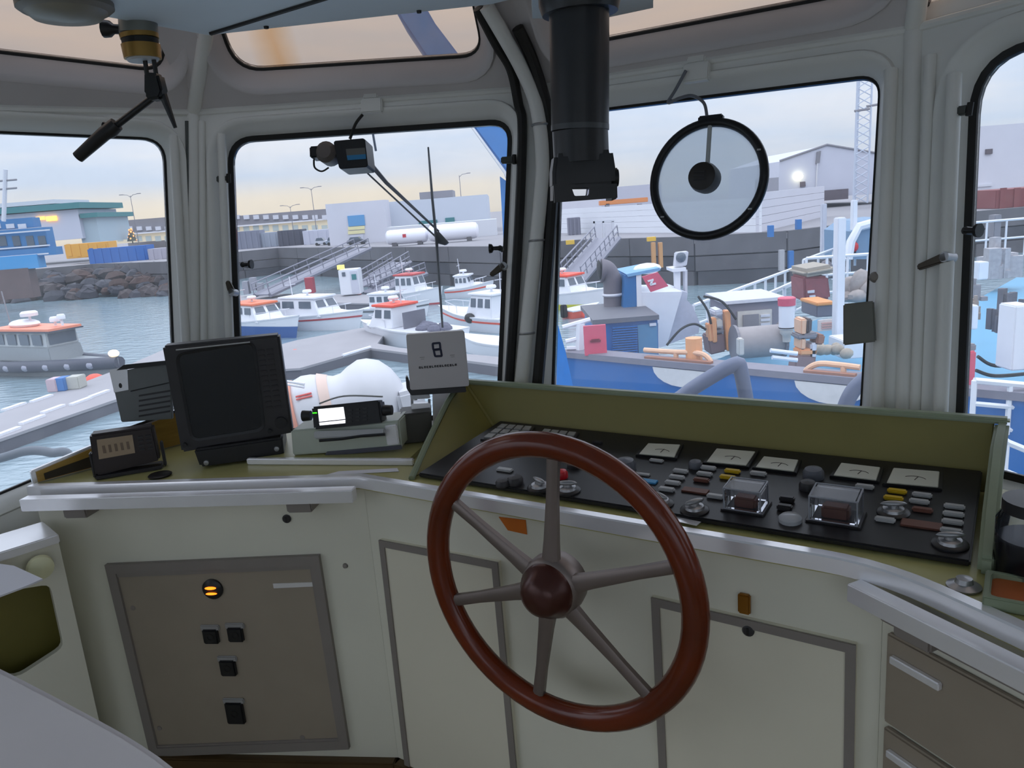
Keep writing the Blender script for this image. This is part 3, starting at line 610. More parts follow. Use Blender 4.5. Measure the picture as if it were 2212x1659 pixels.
# wooden coaming along the left side of the worktop
ca, cb_ = atz(72, 1046, CZ), V((-1.02, 2.42, CZ)); FC_ = Fr(ca, V((cb_.x-ca.x, cb_.y-ca.y, 0)), V((cb_.y-ca.y, -(cb_.x-ca.x), 0)))
CO = thing('side_coaming', 'white edged side board with a brown inner face on the left worktop', 'board', FC_)
if FC_.y.z < 0: FC_ = FC_
Lc = (cb_-ca).length
ybr = mat('varnished_board', (196, 158, 76), .4, col2=(150, 114, 54), stretch=(1, 8, 1))
B().prism([(0, .0), (Lc, 0), (Lc, .125), (0, .038)], -.018, 0).build('board', edge, CO, bev=.003)
B().prism([(.012, .003), (Lc-.01, .003), (Lc-.01, .116), (.012, .033)], 0, .004).build('inner_face', ybr, CO)
B().prism([(.03, .006), (Lc*.55, .006), (Lc*.55, .05), (.03, .024)], .004, .008).build('dark_slot', mat('slot_dark', (52, 42, 30), .6), CO)
B().prism([(Lc*.5, .086), (Lc-.03, .112), (Lc-.03, .119), (Lc*.5, .095)], .004, .006).build('name_strip', dark, CO)
# booklet leaning above it
FBk = Fr(FC_.w(Lc*.62, .06, .03), V((1, .12, 0)), V((.1, -1, .12)))
BK = thing('manual', 'grey ring bound manual with a white label leaning at the left window', 'manual', FBk)
bq = quad(FBk, [(238, 806), (368, 781), (372, 905), (262, 912)])
put(B().prism([(p.x, p.y) for p in bq], -.016, 0), 'cover', mat('manual_grey', (120, 122, 122), .6), BK, FBk, bev=.002)
put(B().prism([(p.x, p.y) for p in quad(FBk, [(236, 799), (275, 792), (278, 842), (247, 848)])], 0, .0015), 'white_label', edge, BK, FBk)
put(B().prism([(p.x, p.y) for p in quad(FBk, [(268, 788), (368, 778), (368, 787), (252, 800)])], -.018, .003), 'spine', blk, BK, FBk)
p = FBk.at(260, 833, .002); put(B().ell((p.x, p.y, .0015), (.005, .008, .001), 10, 6), 'emblem', dark, BK, FBk)
for j in range(5):
    y = 858+j*11; put(B().prism([(p.x, p.y) for p in quad(FBk, [(300, y-5), (368, y-16), (368, y-12), (300, y-1)])], 0, .001), 'text_line', dark, BK, FBk)
put(B().tube([FBk.at(282, 845, .001), FBk.at(368, 826, .001)], .0018, 5), 'divider', blk, BK, FBk)
# platform with white edge, radio, pedestal, equipment
fa, fb = atz(533, 1004, CZ), atz(893, 1006, CZ); FPl = Fr(fa, fb-fa, (0, 0, 1)); Lp = (fb-fa).length
if FPl.y.y < 0: FPl = FPl
PLT = thing('equipment_shelf', 'low white edged shelf step at the back of the left worktop', 'shelf', FPl)
B().mm((0, .016, 0), (Lp-.02, .22, .012)).build('board', cnt, PLT); B().mm((0, 0, 0), (Lp, .015, .018)).build('front_edge', edge, PLT, bev=.003)
yg = mat('pale_green_plastic', (186, 192, 178), .45)
Zs = CZ+.012
def onshelf(px, py): return atz(px, py, Zs)
FRd = standfr((625, 985), (900, 975), Zs)
PD = thing('radio_console', 'pale green console box with an open front shelf under the radio', 'box', FRd)
put(B().prism([(p.x, p.y) for p in quad(FRd, [(628, 930), (862, 908), (868, 968), (632, 984)])], -.10, 0), 'box', yg, PD, FRd, bev=.004)
put(B().prism([(p.x, p.y) for p in quad(FRd, [(706, 976), (866, 962), (868, 970), (700, 986)], .004)], .0, .004), 'slot', mat('slot_grey', (84, 84, 96), .5), PD, FRd)
put(B().prism([(p.x, p.y) for p in quad(FRd, [(832, 918), (858, 915), (864, 958), (838, 961)], .003)], 0, .012), 'white_switch_box', edge, PD, FRd, bev=.003)
FRa = Fr(FRd.w(0, 0, .035), FRd.x, FRd.z + V((0, 0, .25)))
RD = thing('marine_radio', 'black radio set with a lit white screen on a tilted bracket', 'radio', FRa)
put(B().prism([(p.x, p.y) for p in quad(FRa, [(672, 879), (819, 864), (826, 913), (677, 928)])], -.05, 0), 'case', blk, RD, FRa, bev=.005)
scw = mat('lit_screen', (250, 250, 255), .4, emit=((246, 248, 255), 1.05))
put(B().prism([(p.x, p.y) for p in quad(FRa, [(687, 884), (742, 879), (746, 905), (690, 911)])], 0, .0015), 'screen', scw, RD, FRa)
put(B().prism([(p.x, p.y) for p in quad(FRa, [(690, 913), (746, 907), (746, 914), (691, 919)])], 0, .0015), 'screen_softkeys', scw, RD, FRa)
p = FRa.at(680, 892); put(B().box((p.x, p.y, .001), (.012, .003, .003)), 'green_led', mat('green_led', (80, 255, 40), .4, emit=((60, 255, 30), 1.4)), RD, FRa)
for j in range(4):
    for i in range(3):
        p = FRa.at(757+i*16, 886+j*8-i*1.8); put(B().box((p.x, p.y, .001), (.012, .005, .004)), 'key', dark, RD, FRa, bev=.001)
for px, py in ((663, 898), (838, 886)):
    p = FRa.at(px, py, -.02); put(B().cyl((p.x-.012, p.y, -.02), (p.x+.012, p.y, -.02), .016, .014, 14), 'side_knob', blk, RD, FRa, smooth=True)
p0, p1 = FRa.at(684, 872), FRa.at(822, 860)
put(B().tube(curve([(p0.x, p0.y, -.02), (p0.x+(p1.x-p0.x)*.4, p0.y+.018, -.02), (p1.x, p1.y+.004, -.02)]), .0025, 6), 'handle', lt, RD, FRa)
a, b_ = FRa.at(680, 930), FRa.at(832, 916)
put(B().loops([[V((a.x+x, a.y+y, z)) for z, y in ((.01, -.002), (.01, -.022), (-.05, -.03), (-.05, -.006))] for x in (0, b_.x-a.x)]), 'bracket', lt, RD, FRa, bev=.003)
put(B().tube([FRa.at(690, 952, .012), FRa.at(740, 948, .012), FRa.at(780, 942, .012), FRa.at(832, 938, .012)], .004, 6), 'cable', blk, RD, FRa, smooth=True)
# dark junction box, bracket and the white sounder box with an emblem
FJ = standfr((868, 962), (934, 955), Zs); 
JB = thing('junction_box', 'plain dark grey box beside the hood below the white emblem box', 'box', FJ)
put(B().prism([(p.x, p.y) for p in quad(FJ, [(862, 896), (932, 889), (934, 952), (868, 960)])], -.09, 0), 'case', mat('box_grey', (74, 72, 66), .5), JB, FJ, bev=.004)
FX = Fr(FJ.w(0, .0, -.03), V((1, .0, 0)), V((.12, -1, .08)))
WB = thing('emblem_box', 'white plastic instrument box with a dark blue emblem on a bracket', 'instrument box', FX)
put(B().prism([(p.x, p.y) for p in arcpts(quad(FX, [(877, 723), (1003, 714), (1014, 834), (886, 843)]), .006, 3)], -.05, 0), 'case', mat('ivory_plastic', (206, 200, 200), .45, var=.02), WB, FX, bev=.004)
navy = mat('navy_print', (24, 30, 60), .5)
def rr(px, h): q = arcpts(quad(FX, px), .006, 3); i = offs(q, -.0062); return B().loops([[V((p.x, p.y, z)) for p in l] for l, z in ((q, 0), (q, h), (i, h), (i, 0))], False, True)
put(rr([(932, 740), (952, 738), (954, 756), (934, 758)], .001), 'emblem', navy, WB, FX); put(rr([(934, 754), (954, 752), (957, 771), (938, 772)], .001), 'emblem', navy, WB, FX)
prn = mat('print_black', (14, 15, 18), .6)
random.seed(3)
for i in range(15):
    u = i/15; x = 907+u*83; y = 794-u*6.5; p = FX.at(x, y); b_ = B(); h = .0062
    b_.mm((p.x-.0026, p.y-h/2, 0), (p.x-.0004, p.y+h/2, .0008))
    k = i % 4
    if k != 1: b_.mm((p.x-.0022, p.y+h/2-.0019, 0), (p.x+.0027, p.y+h/2, .0008))
    if k != 2: b_.mm((p.x-.0022, p.y-h/2, 0), (p.x+.0027, p.y-h/2+.0019, .0008))
    if k in (0, 2): b_.mm((p.x+.0008, p.y-h/2, 0), (p.x+.0027, p.y+.001, .0008))
    put(b_, 'print_mark', prn, WB, FX)
for x, y in ((912, 772), (977, 767)):
    p = FX.at(x, y); put(B().mm((p.x-.007, p.y-.001, 0), (p.x+.007, p.y+.001, .0006)).mm((p.x-.004, p.y-.006, 0), (p.x+.006, p.y-.0045, .0006)), 'faint_print', mat('faint_print', (160, 156, 154), .6), WB, FX)
put(B().prism([(p.x, p.y) for p in quad(FX, [(876, 815), (880, 814), (889, 842), (1006, 835), (1008, 848), (888, 855), (878, 840)])], -.045, -.006), 'yoke', dark, WB, FX, bev=.002)
a = FX.at(893, 850, -.025); put(B().cyl((a.x, a.y-.02, -.025), (a.x, a.y+.012, -.025), .010, .010, 14), 'post_cap', edge, WB, FX, smooth=True)
put(B().prism([(p.x, p.y) for p in quad(FX, [(886, 854), (928, 852), (930, 862), (888, 864)])], -.04, -.01), 'bracket_plate', alu, WB, FX, bev=.002)
put(B().prism([(p.x, p.y) for p in quad(FX, [(888, 874), (930, 872), (931, 896), (890, 897)])], -.04, -.01), 'bracket_foot', edge, WB, FX, bev=.002)
for x in (890, 927): 
    p, q = FX.at(x, 862, -.025), FX.at(x+1, 878, -.025); put(B().tube([p, q], .004, 6), 'bracket_post', alu, WB, FX)
FPa = Fr(aty(960, 880, 2.31), V((1, 0, 0)), V((0, -1, .1)))
pa = [FPa.at(*p) for p in ((934, 848), (992, 835), (962, 905), (936, 940))]
tag(B().prism([(p.x, p.y) for p in pa], -.0012, 0).build('paper_sheet', mat('paper', (226, 226, 234), .7, var=.01), fr=FPa), 'white paper sheet propped behind the left side of the hood', 'paper')
tp = atz(760, 1020, CZ+.0); tag(B().prism([(0, 0), (.20, .004), (.19, .03), (.03, .026)], 0, .0012).build('paper_slip', MC['paper'], fr=Fr(atz(702, 1027, CZ), V((1, -.1, 0)), (0, 0, 1))), 'thin white paper slip lying on the worktop before the shelf step', 'paper')
# right end of the worktop
q = atz(2082, 1268, CZ); tag(B().lathe([(.026, 0), (.026, .003), (.014, .008), (.012, .016), (0, .018)], n=20).build('deck_socket', chrome, fr=frz(q), smooth=True), 'small chrome socket cap on the worktop right of the instrument panel', 'cap')
q = atz(2225, 1245, CZ); FJr = frz(q)
JR = thing('glass_jar', 'dark half full glass jar with a black lid at the right edge', 'jar', FJr)
B().lathe([(0, .001), (.045, .001), (.05, .01), (.05, .07), (.0, .07)], n=24).build('contents', blk, JR, smooth=True)
B().lathe([(.052, 0), (.054, .008), (.054, .10), (.045, .115), (.045, .125)], n=24).build('glass', clear, JR, smooth=True); B().lathe([(.047, .115), (.047, .135), (0, .136)], n=24).build('lid', blk, JR, smooth=True)
q = atz(2222, 1300, CZ); FTr = frz(q, -.6)
tr = thing('tray', 'green tray with an orange pad at the lower right worktop edge', 'tray', FTr)
B().holed([(-.06, -.05), (.06, -.05), (.06, .05), (-.06, .05)], [arcpts([V((-.05, -.04, 0)), V((.05, -.04, 0)), V((.05, .04, 0)), V((-.05, .04, 0))], .01, 2)], 0, .02).build('rim', MC['hood_edge_green'], tr, bev=.002); B().mm((-.05, -.04, 0), (.05, .04, .012)).build('pad', mat('orange_pad', (176, 92, 40), .6), tr)
# ================================================================== WINDOW FITTINGS
bkn = mat('black_knob', (20, 20, 22), .4)
def wknob(F, px, py, ln, lab, sgn=1):
    p = F.at(px, py, .03); d = V((sgn, 0, 0))
    t = thing('hand_screw', lab, 'knob', Fr(F.w(p.x, p.y, .0), F.x, F.z), 'window knobs')
    B().cyl((0, 0, -.012), (0, 0, .02), .009, .009, 10).build('post', bkn, t, smooth=True)
    B().lathe([(.007, 0), (.006, ln*.6), (.014, ln*.75), (.0155, ln), (0, ln)], (0, 0, .02), d, 14).build('stem', bkn, t, smooth=True)
wknob(F2, 521, 571, .032, 'black window knob on the left edge of the front left window', 1)
wknob(F2, 1079, 535, .034, 'black window knob on the right edge of the front left window', -1)
wknob(F4, 2078, 497, .034, 'black window knob on the left edge of the right window', 1)
def lever(F, px, py, ang, lab, ln=.05):
    p = F.at(px, py, .012); a = math.radians(ang); x = F.x*math.cos(a)+F.y*math.sin(a)
    t = thing('window_dog', lab, 'latch', Fr(F.w(p.x, p.y, .012), x, F.z), 'window latches')
    B().cyl((0, 0, -.014), (0, 0, .018), .012, .012, 12).build('boss', alu, t, smooth=True)
    B().loops([[V((x, s*w, .012+u*.006)) for s, u in ((-1, -1), (1, -1), (1, 1), (-1, 1))] for x, w in ((-.006, .012), (.02, .010), (ln, .007))]).build('handle', mat('bronze_dark', (72, 64, 54), .4, .5), t, bev=.003)
lever(F2, 505, 632, 110, 'dark latch lever at the left of the front left window', .04); lever(F2, 1088, 575, 215, 'dark bronze latch lever at the right of the front left window'); lever(F4, 2050, 556, 202, 'dark bronze latch lever left of the right window', .07)
def hinge(F, px, py, lab):
    p = F.at(px, py, .012); t = thing('pivot_bracket', lab, 'bracket', Fr(F.w(p.x, p.y, .012), F.x, F.z), 'window pivot brackets'); B().mm((-.026, -.010, -.012), (.012, .010, .004)).build('leaf', mat('hinge_grey', (78, 80, 76), .5, .3), t, bev=.003); B().cyl((.016, -.014, 0), (.016, .014, 0), .007, .007, 10).build('pin', gask, t)
hinge(F2, 484, 386, 'small dark pivot bracket at upper left of the front left window'); hinge(F4, 2080, 238, 'small dark pivot bracket at upper left of the right window'); hinge(F2, 1100, 345, 'small dark pivot bracket at upper right of the front left window')
# clear view screen on the front window
cvc = F3.at(1528, 388, -.04); FCv = Fr(F3.w(*cvc), F3.x, F3.z)
t_ = FCv.at(1528, 268); CVR = abs(t_.y)
CV = thing('clear_view_screen', 'round spinning clear view screen with a thick black ring on the front window', 'clear view screen', FCv)
B().torus((0, 0, 0), CVR+.003, .0125, n=64, m=12, squash=1.3).build('ring', blk, CV, smooth=True)
B().add([((CVR-.003)*math.cos(math.pi*i/24), (CVR-.003)*math.sin(math.pi*i/24), 0) for i in range(48)], [tuple(range(48))]).build('disc', glass('frosted_disc', (.84, .87, .88), .74, (240, 245, 245), fv=.04), CV)
B().lathe([(.040, .002), (.042, .03), (.038, .05), (.024, .056), (0, .057)], n=28).build('motor_hub', mat('motor_dark', (44, 40, 38), .5), CV, smooth=True)
for j in range(3): B().mm((-.02, -.012+j*.01, .056), (.012, -.008+j*.01, .059)).build('vent_rib', dark, CV)
B().mm((-.006, .035, .003), (.006, CVR-.005, .010)).build('feed_arm', mat('pale_grey', (188, 192, 192), .5), CV, bev=.002)
B().mm((-.035, CVR-.004, -.010), (.035, CVR+.022, .012)).build('top_clamp', blk, CV, bev=.004)
for a in (25, -35, -140): B().box(((CVR+.003)*math.cos(math.radians(a)), (CVR+.003)*math.sin(math.radians(a)), .017), (.010, .004, .003)).build('screw', lt, CV)
pts = [F3.at(1527, 250, .02), F3.at(1520, 222, .03), F3.at(1495, 207, .03), F3.at(1468, 212, .03), F3.at(1443, 222, .03), F3.at(1458, 196, .03), F3.at(1482, 152, .03)]
cbl = put(B().tube(curve(pts), .0045, 8), 'cable', mat('grey_cable', (110, 112, 120), .5), CV, F3, smooth=True)
def jbox(F, px, py, w, h, lab):
    p = F.at(px, py, .0); t = thing('cable_box', lab, 'cable box', Fr(F.w(p.x, p.y, 0), F.x, F.z))
    B().mm((-w/2, -h/2, -.002), (w/2, h/2, .022)).build('case', wht, t, bev=.004); B().mm((-w*.4, h/2, .0), (w*.3, h/2+.05, .016)).build('duct', wht, t, bev=.004)
jbox(F3, 1508, 160, .075, .05, 'white painted cable box above the round clear view screen'); jbox(F2, 806, 232, .07, .045, 'white painted cable box above the wiper motor')
tag(B().tube(curve([F2.at(783, 248, .02), F2.at(768, 268, .03), F2.at(756, 300, .035)]), .005, 8).build('cable', gask, fr=F2, smooth=True), 'short black cable running from the cable box to the wiper motor', 'cable')
# wiper
WP = thing('window_wiper', 'black wiper motor with twin arms and a long blade on the front left window', 'wiper', F2)
put(B().prism([(p.x, p.y) for p in arcpts(quad(F2, [(722, 306), (790, 300), (797, 362), (735, 367)], .05), .008, 3)], -.02, .06), 'motor_box', blk, WP, F2, bev=.005)
put(B().prism([(p.x, p.y) for p in quad(F2, [(747, 322), (788, 319), (790, 333), (749, 336)], .061)], .060, .0615), 'grey_label', mat('label_grey', (96, 96, 92), .5), WP, F2)
put(B().prism([(p.x, p.y) for p in quad(F2, [(749, 336), (790, 333), (791, 343), (751, 346)], .061)], .060, .0615), 'blue_label', mat('label_blue2', (40, 120, 170), .5), WP, F2)
p = F2.at(706, 330, .045); put(B().lathe([(.026, -.05), (.034, -.03), (.034, .02), (.022, .034), (0, .036)], (p.x, p.y, .035), (0, 0, 1), 18), 'gear_housing', mat('gear_grey', (104, 96, 92), .5), WP, F2, smooth=True)
p = F2.at(683, 331, .04); put(B().box((p.x, p.y, .035), (.03, .036, .05)), 'plug', blk, WP, F2, bev=.004)
put(B().tube(curve([F2.at(678, 345, .035), F2.at(680, 362, .035), F2.at(695, 370, .035), F2.at(710, 362, .035)]), .003, 6), 'wire', blk, WP, F2, smooth=True)
put(B().cyl((F2.at(790, 350, 0).x-.01, F2.at(790, 350, 0).y, -.1), (F2.at(790, 350, 0).x-.01, F2.at(790, 350, 0).y, .0), .010, .010, 12), 'spindle', blk, WP, F2)
navyb = mat('arm_navy', (34, 36, 52), .45)
put(B().tube([F2.at(795, 348, -.09), F2.at(835, 395, -.09), F2.at(948, 500, -.09)], [.009, .007, .0035], 6), 'arm', navyb, WP, F2, smooth=True)
put(B().tube([F2.at(786, 366, -.094), F2.at(800, 380, -.094), F2.at(942, 512, -.094)], .0032, 6), 'arm', blk, WP, F2, smooth=True)
put(B().prism([(p.x, p.y) for p in quad(F2, [(937, 505), (948, 500), (970, 524), (962, 530), (946, 526)], -.09)], -.097, -.084), 'blade_clip', blk, WP, F2, bev=.002)
put(B().tube([F2.at(925, 318, -.084), F2.at(934, 430, -.084), F2.at(943, 520, -.084), F2.at(956, 708, -.084)], [.003, .0045, .005, .0035], 6), 'blade', blk, WP, F2, smooth=True)
tag(B().tube([F2.at(805, 285, -.11), F2.at(812, 326, -.11)], .004, 6).build('washer_nozzle', mat('nozzle_blue', (90, 104, 130), .5), fr=F2), 'thin blue grey washer pipe outside the top of the front left window', 'pipe')
# flap and bolt on the right pillar
FF = Fr(F3.w(*F3.at(1860, 700, .045)), F3.x*.95+F3.z*.2, F3.z)
tag(B().prism([(p.x, p.y) for p in quad(FF, [(1822, 657), (1888, 650), (1893, 738), (1822, 746)])], -.006, .006).build('rubber_flap', mat('flap_grey', (112, 112, 104), .6), bev=.003, fr=FF), 'dark grey rubber flap hanging at the right edge of the front window', 'flap')
p = F3.at(1890, 599, .008); tag(B().lathe([(.013, -.01), (.013, .006), (.008, .012), (0, .013)], n=14).build('stud', frm, fr=Fr(F3.w(p.x, p.y, .008), F3.x, F3.z), smooth=True), 'round grey stud on the pillar above the rubber flap', 'stud')
# ================================================================== CEILING FITTINGS
q = atz(140, 6, ZC); DL = thing('dome_light', 'round brownish dome light under the ceiling at top left', 'ceiling light', Fr(q, (1, 0, 0), (0, 0, -1)))
B().lathe([(.10, 0), (.10, .012), (.09, .02), (0, .022)], n=32).build('base', mat('dome_brown', (112, 104, 92), .5), DL, smooth=True); B().lathe([(.085, .02), (.07, .034), (0, .042)], n=32).build('diffuser', mat('dome_glass', (128, 122, 108), .4), DL, smooth=True)
q = atz(303, 52, ZC); FBz = Fr(q, (1, 0, 0), (0, -1, 0))
LH = thing('searchlight_control', 'brass searchlight control with black crank handle hanging from the ceiling', 'control handle', FBz)
brass = mat('dull_brass', (150, 116, 54), .35, .5, var=.12)
cy = lambda px0, px1, r0, r1: B().cyl(FBz.at(*px0), FBz.at(*px1), r0, r1, 24)
put(cy((298, 44), (300, 74), .046, .046), 'collar', mat('collar_grey', (120, 122, 116), .4, .4), LH, FBz, smooth=True)
put(cy((300, 74), (302, 84), .047, .046), 'brass_ring', brass, LH, FBz, smooth=True); put(cy((302, 84), (304, 97), .044, .044), 'black_band', gask, LH, FBz, smooth=True)
put(cy((304, 97), (309, 127), .047, .045), 'brass_sleeve', brass, LH, FBz, smooth=True); put(cy((309, 127), (310, 132), .040, .036), 'sleeve_base', lt, LH, FBz, smooth=True)
k0, k1 = FBz.at(272, 64), FBz.at(228, 62); put(B().lathe([(.012, 0), (.012, .03), (.020, .04), (.022, .056), (0, .058)], k0, (k1-k0), 14), 'lock_knob', bkn, LH, FBz, smooth=True)
for x0, x1 in ((313, 318), (332, 338)): put(B().tube([FBz.at(x0, 128), FBz.at(x1, 165)], .006, 8), 'rod', bkn, LH, FBz, smooth=True)
put(B().prism([(p.x, p.y) for p in quad(FBz, [(318, 158), (348, 160), (358, 200), (352, 215), (328, 219), (318, 205)])], -.022, .022), 'pivot_block', bkn, LH, FBz, bev=.006)
put(B().tube([FBz.at(334, 208), FBz.at(246, 275)], .009, 10), 'crank_arm', bkn, LH, FBz, smooth=True)
put(B().tube([FBz.at(252, 268), FBz.at(238, 281), FBz.at(225, 289), FBz.at(168, 340)], [.018, .020, .018, .015], 14), 'grip', bkn, LH, FBz, smooth=True)
put(B().tube([FBz.at(222, 268), FBz.at(243, 278)], .007, 8), 'grip_screw', bkn, LH, FBz, smooth=True)
put(B().tube([FBz.at(352, 205), FBz.at(379, 276)], [.011, .005], 8), 'lever', bkn, LH, FBz, smooth=True)
# periscope tube
FPs = Fr(aty(1258, 435, 1.80), (1, 0, 0), (0, -1, 0))
PS = thing('compass_periscope', 'thick black compass periscope tube hanging from the ceiling before the centre pillar', 'periscope', FPs)
pt = mat('periscope_black', (30, 30, 33), .38, var=.1); rw = abs(FPs.at(1320, 150).x - FPs.at(1191, 150).x)/2
top, mid_, low_ = FPs.at(1250, -60), FPs.at(1253, 270), FPs.at(1256, 350)
put(B().cyl(top, mid_, rw, rw*.98, 32), 'tube', pt, PS, FPs, smooth=True)
put(B().cyl(mid_, FPs.at(1253, 282), rw*.99, rw*.99, 32), 'scale_ring', mat('ring_grey', (70, 72, 74), .35, .3), PS, FPs, smooth=True)
put(B().cyl(FPs.at(1253, 282), low_, rw*.95, rw*.95, 32), 'lower_tube', pt, PS, FPs, smooth=True)
put(B().loops([[V((FPs.at(1256, y, 0).x+sx*w, FPs.at(1256, y, 0).y, sz*w)) for sx, sz in ((-1, -.8), (1, -.8), (1, .8), (-1, .8))] for y, w in ((330, rw*.97), (368, rw*1.06), (405, rw*1.06))]), 'prism_housing', blk, PS, FPs, bev=.008)
hb = quad(FPs, [(1192, 400), (1325, 398), (1326, 428), (1194, 438)], .0)
hol = arcpts(quad(FPs, [(1230, 407), (1268, 406), (1266, 423), (1236, 424)]), .003, 2)
put(B().holed([(p.x, p.y) for p in hb], [hol], rw*.6, rw*.85), 'mirror_hood', blk, PS, FPs, bev=0)
put(B().prism([(p.x, p.y) for p in quad(FPs, [(1196, 402), (1322, 400), (1322, 408), (1196, 410)])], -rw*.85, rw*.6), 'hood_top', blk, PS, FPs)
for x0, x1 in ((1192, 1202), (1316, 1326)): put(B().prism([(p.x, p.y) for p in quad(FPs, [(x0, 402), (x1, 402), (x1, 430), (x0, 434)])], -rw*.85, rw*.6), 'hood_side', blk, PS, FPs)
put(B().prism([(p.x, p.y) for p in hol], rw*.3, rw*.34), 'mirror', mat('mirror_white', (240, 240, 244), .05, 1.), PS, FPs)
a, b_ = FPs.at(1305, 385), FPs.at(1335, 384); put(B().cyl((a.x, a.y, 0), (b_.x, b_.y, 0), .022, .022, 18), 'focus_knob', bkn, PS, FPs, bev=.003)
a, b_ = FPs.at(1300, 78), FPs.at(1326, 77); put(B().cyl((a.x-.01, a.y, .0), (b_.x-.012, b_.y, .0), .020, .016, 16), 'clamp_knob', bkn, PS, FPs, smooth=True)
put(B().lathe([(rw*1.25, -.02), (rw*1.35, 0), (rw*1.35, .02), (rw*1.2, .03)], FPs.at(1252, 8), (0, 1, 0), 32), 'flange', pt, PS, FPs, smooth=True)
q = [atz(x, y, ZC-.03) for x, y in ((1150, 40), (1303, 40), (1411, 17), (1411, -60), (1150, -60))]
struct(B().prism([v2(p) for p in q], ZC-.03, ZC+.03).build('trim_20', ceilm))
# helm chair at lower left (its backrest corner is in view)
FCh = frz((-.50, .62, 0), .35)
CH = thing('helm_chair', 'pale grey upholstered chair with a rounded backrest at lower left', 'chair', FCh)
up_ = mat('pale_vinyl', (240, 230, 228), .38, var=.05, scale=5, stretch=(1, 1, 6), col2=(218, 208, 208))
# helm chair: only the rounded corner of its backrest reaches the frame
FCb = Fr(aty(150, 1560, .62), (1, 0, 0), (.25, -.50, .85))
cq = [FCb.at(*p) for p in ((-330, 1330), (-120, 1385), (0, 1440), (150, 1518), (290, 1594), (392, 1666), (500, 1800), (420, 2150), (-500, 2000))]
put(B().prism([(p.x, p.y) for p in arcpts(cq, .03, 3)], -.07, 0), 'backrest', up_, CH, FCb, bev=.02, seg=4)
zb = FCh.loc(FCb.w(cq[4].x*.2, cq[8].y+.05)); 
B().mm((-.24, -.30, .40), (.24, .20, .50)).build('seat', up_, CH, bev=.04, seg=3)
B().tube([(0, -.05, .42), (0, -.05, .06)], .035, 14).build('pedestal', alu, CH, smooth=True); B().lathe([(.22, .001), (.22, .02), (.05, .06), (0, .07)], (0, -.05, 0), n=24).build('base', alu, CH, smooth=True)
bb = FCh.loc(FCb.w((cq[0].x+cq[6].x)/2, (cq[7].y+cq[8].y)/2+.1, -.04)); B().tube([(0, -.1, .45), (bb.x*.6, bb.y*.7, .5), tuple(bb)], .02, 10).build('back_post', alu, CH, smooth=True)
# paper on the far-left side cabinet
FPp = Fr(V((e1.x, e1.y, 0))+dS*.02+nS*.0+V((0, 0, .80)), dS, V((nS.x, nS.y, .8)))
FPp = Fr(atz(60, 1262, .80), V((1, .5, .0)), V((.25, -.4, 1)))
tag(B().prism([(p.x, p.y) for p in (FPp.at(-90, 1205), FPp.at(30, 1222), FPp.at(92, 1250), FPp.at(55, 1266), FPp.at(-90, 1320))], -.006, 0).build('paper_stack', MC['paper'], fr=FPp), 'stack of white paper sheets lying below the cream knob at far left', 'paper')
# ================================================================== OUTSIDE
ZW, ZQ, ZD = EZ-8.0, EZ-3.9, EZ-4.1
def FY(Y): return Fr((0, Y, 0), (1, 0, 0), (0, -1, 0))
wm = mat('harbour_water', (128, 150, 160), .12, var=.1, scale=.35, bump=.0, spec=.9, stretch=(1, 1, 1))
def water_bump():
    n = wm.node_tree.nodes; l = wm.node_tree.links; t = n.new('ShaderNodeTexCoord'); x = n.new('ShaderNodeTexNoise'); x.inputs['Scale'].default_value = .9; x.inputs['Detail'].default_value = 6
    q = n.new('ShaderNodeMapping'); q.inputs['Scale'].default_value = (1, 2.2, 1); q.inputs['Rotation'].default_value = (0, 0, .3); l.new(t.outputs['Object'], q.inputs[0]); l.new(q.outputs[0], x.inputs[0])
    u = n.new('ShaderNodeBump'); u.inputs['Strength'].default_value = .35; u.inputs['Distance'].default_value = .25; l.new(x.outputs[0], u.inputs['Height']); l.new(u.outputs[0], n['Principled BSDF'].inputs['Normal'])
water_bump()
o = B().add([(-500, -60, ZW), (400, -60, ZW), (400, 400, ZW), (-500, 400, ZW)], [(0, 1, 2, 3)]).build('water', wm); o['kind'] = 'structure'
# quay
asph = mat('quay_asphalt', (138, 136, 140), .8, var=.08, scale=.2); conc = mat('quay_concrete', (96, 94, 98), .8, var=.12, scale=.6); stone2 = mat('quay_stone_pale', (86, 84, 88), .75, var=.2, scale=.5); stone = mat('quay_stone_wet', (70, 70, 76), .75, var=.2, scale=.5)
qe = [atz(x, y, ZQ) for x, y in ((-420, 606), (0, 590), (200, 572), (360, 567), (520, 545), (600, 537), (800, 536), (1080, 535), (1240, 521), (1500, 514), (1700, 502), (1900, 478), (2300, 442))]
QY = thing('quay', 'grey asphalt quay with a dark stone wall round the far side of the harbour', 'quay', frz((0, 0, 0)))
B().prism([v2(p) for p in qe]+[(420, 120), (420, 700), (-600, 700), (-600, 200)], ZQ-.5, ZQ).build('ground', asph, QY)
for a, b_ in zip(qe, qe[1:]):
    d = b_-a; Ls = d.length; n = max(1, min(5, round(Ls/9))); dn = d.normalized(); nn = V((dn.y, -dn.x, 0)); nn = nn if nn.y < 0 else -nn
    F = Fr(a, dn, nn)
    for i in range(n):
        u0, u1 = Ls*i/n+.05, Ls*(i+1)/n-.05
        put(B().mm((u0, -1.5, -.6), (u1, .12, .10)), 'concrete_block', conc, QY, F)
        for k_ in range(3): put(B().mm((u0+.2*(k_ % 2), -5.4+1.28*k_, -.6), (u1, -4.18+1.28*k_, .02+.08*((i+k_) % 3))), 'stone_block', stone if (i+k_) % 2 else stone2, QY, F)
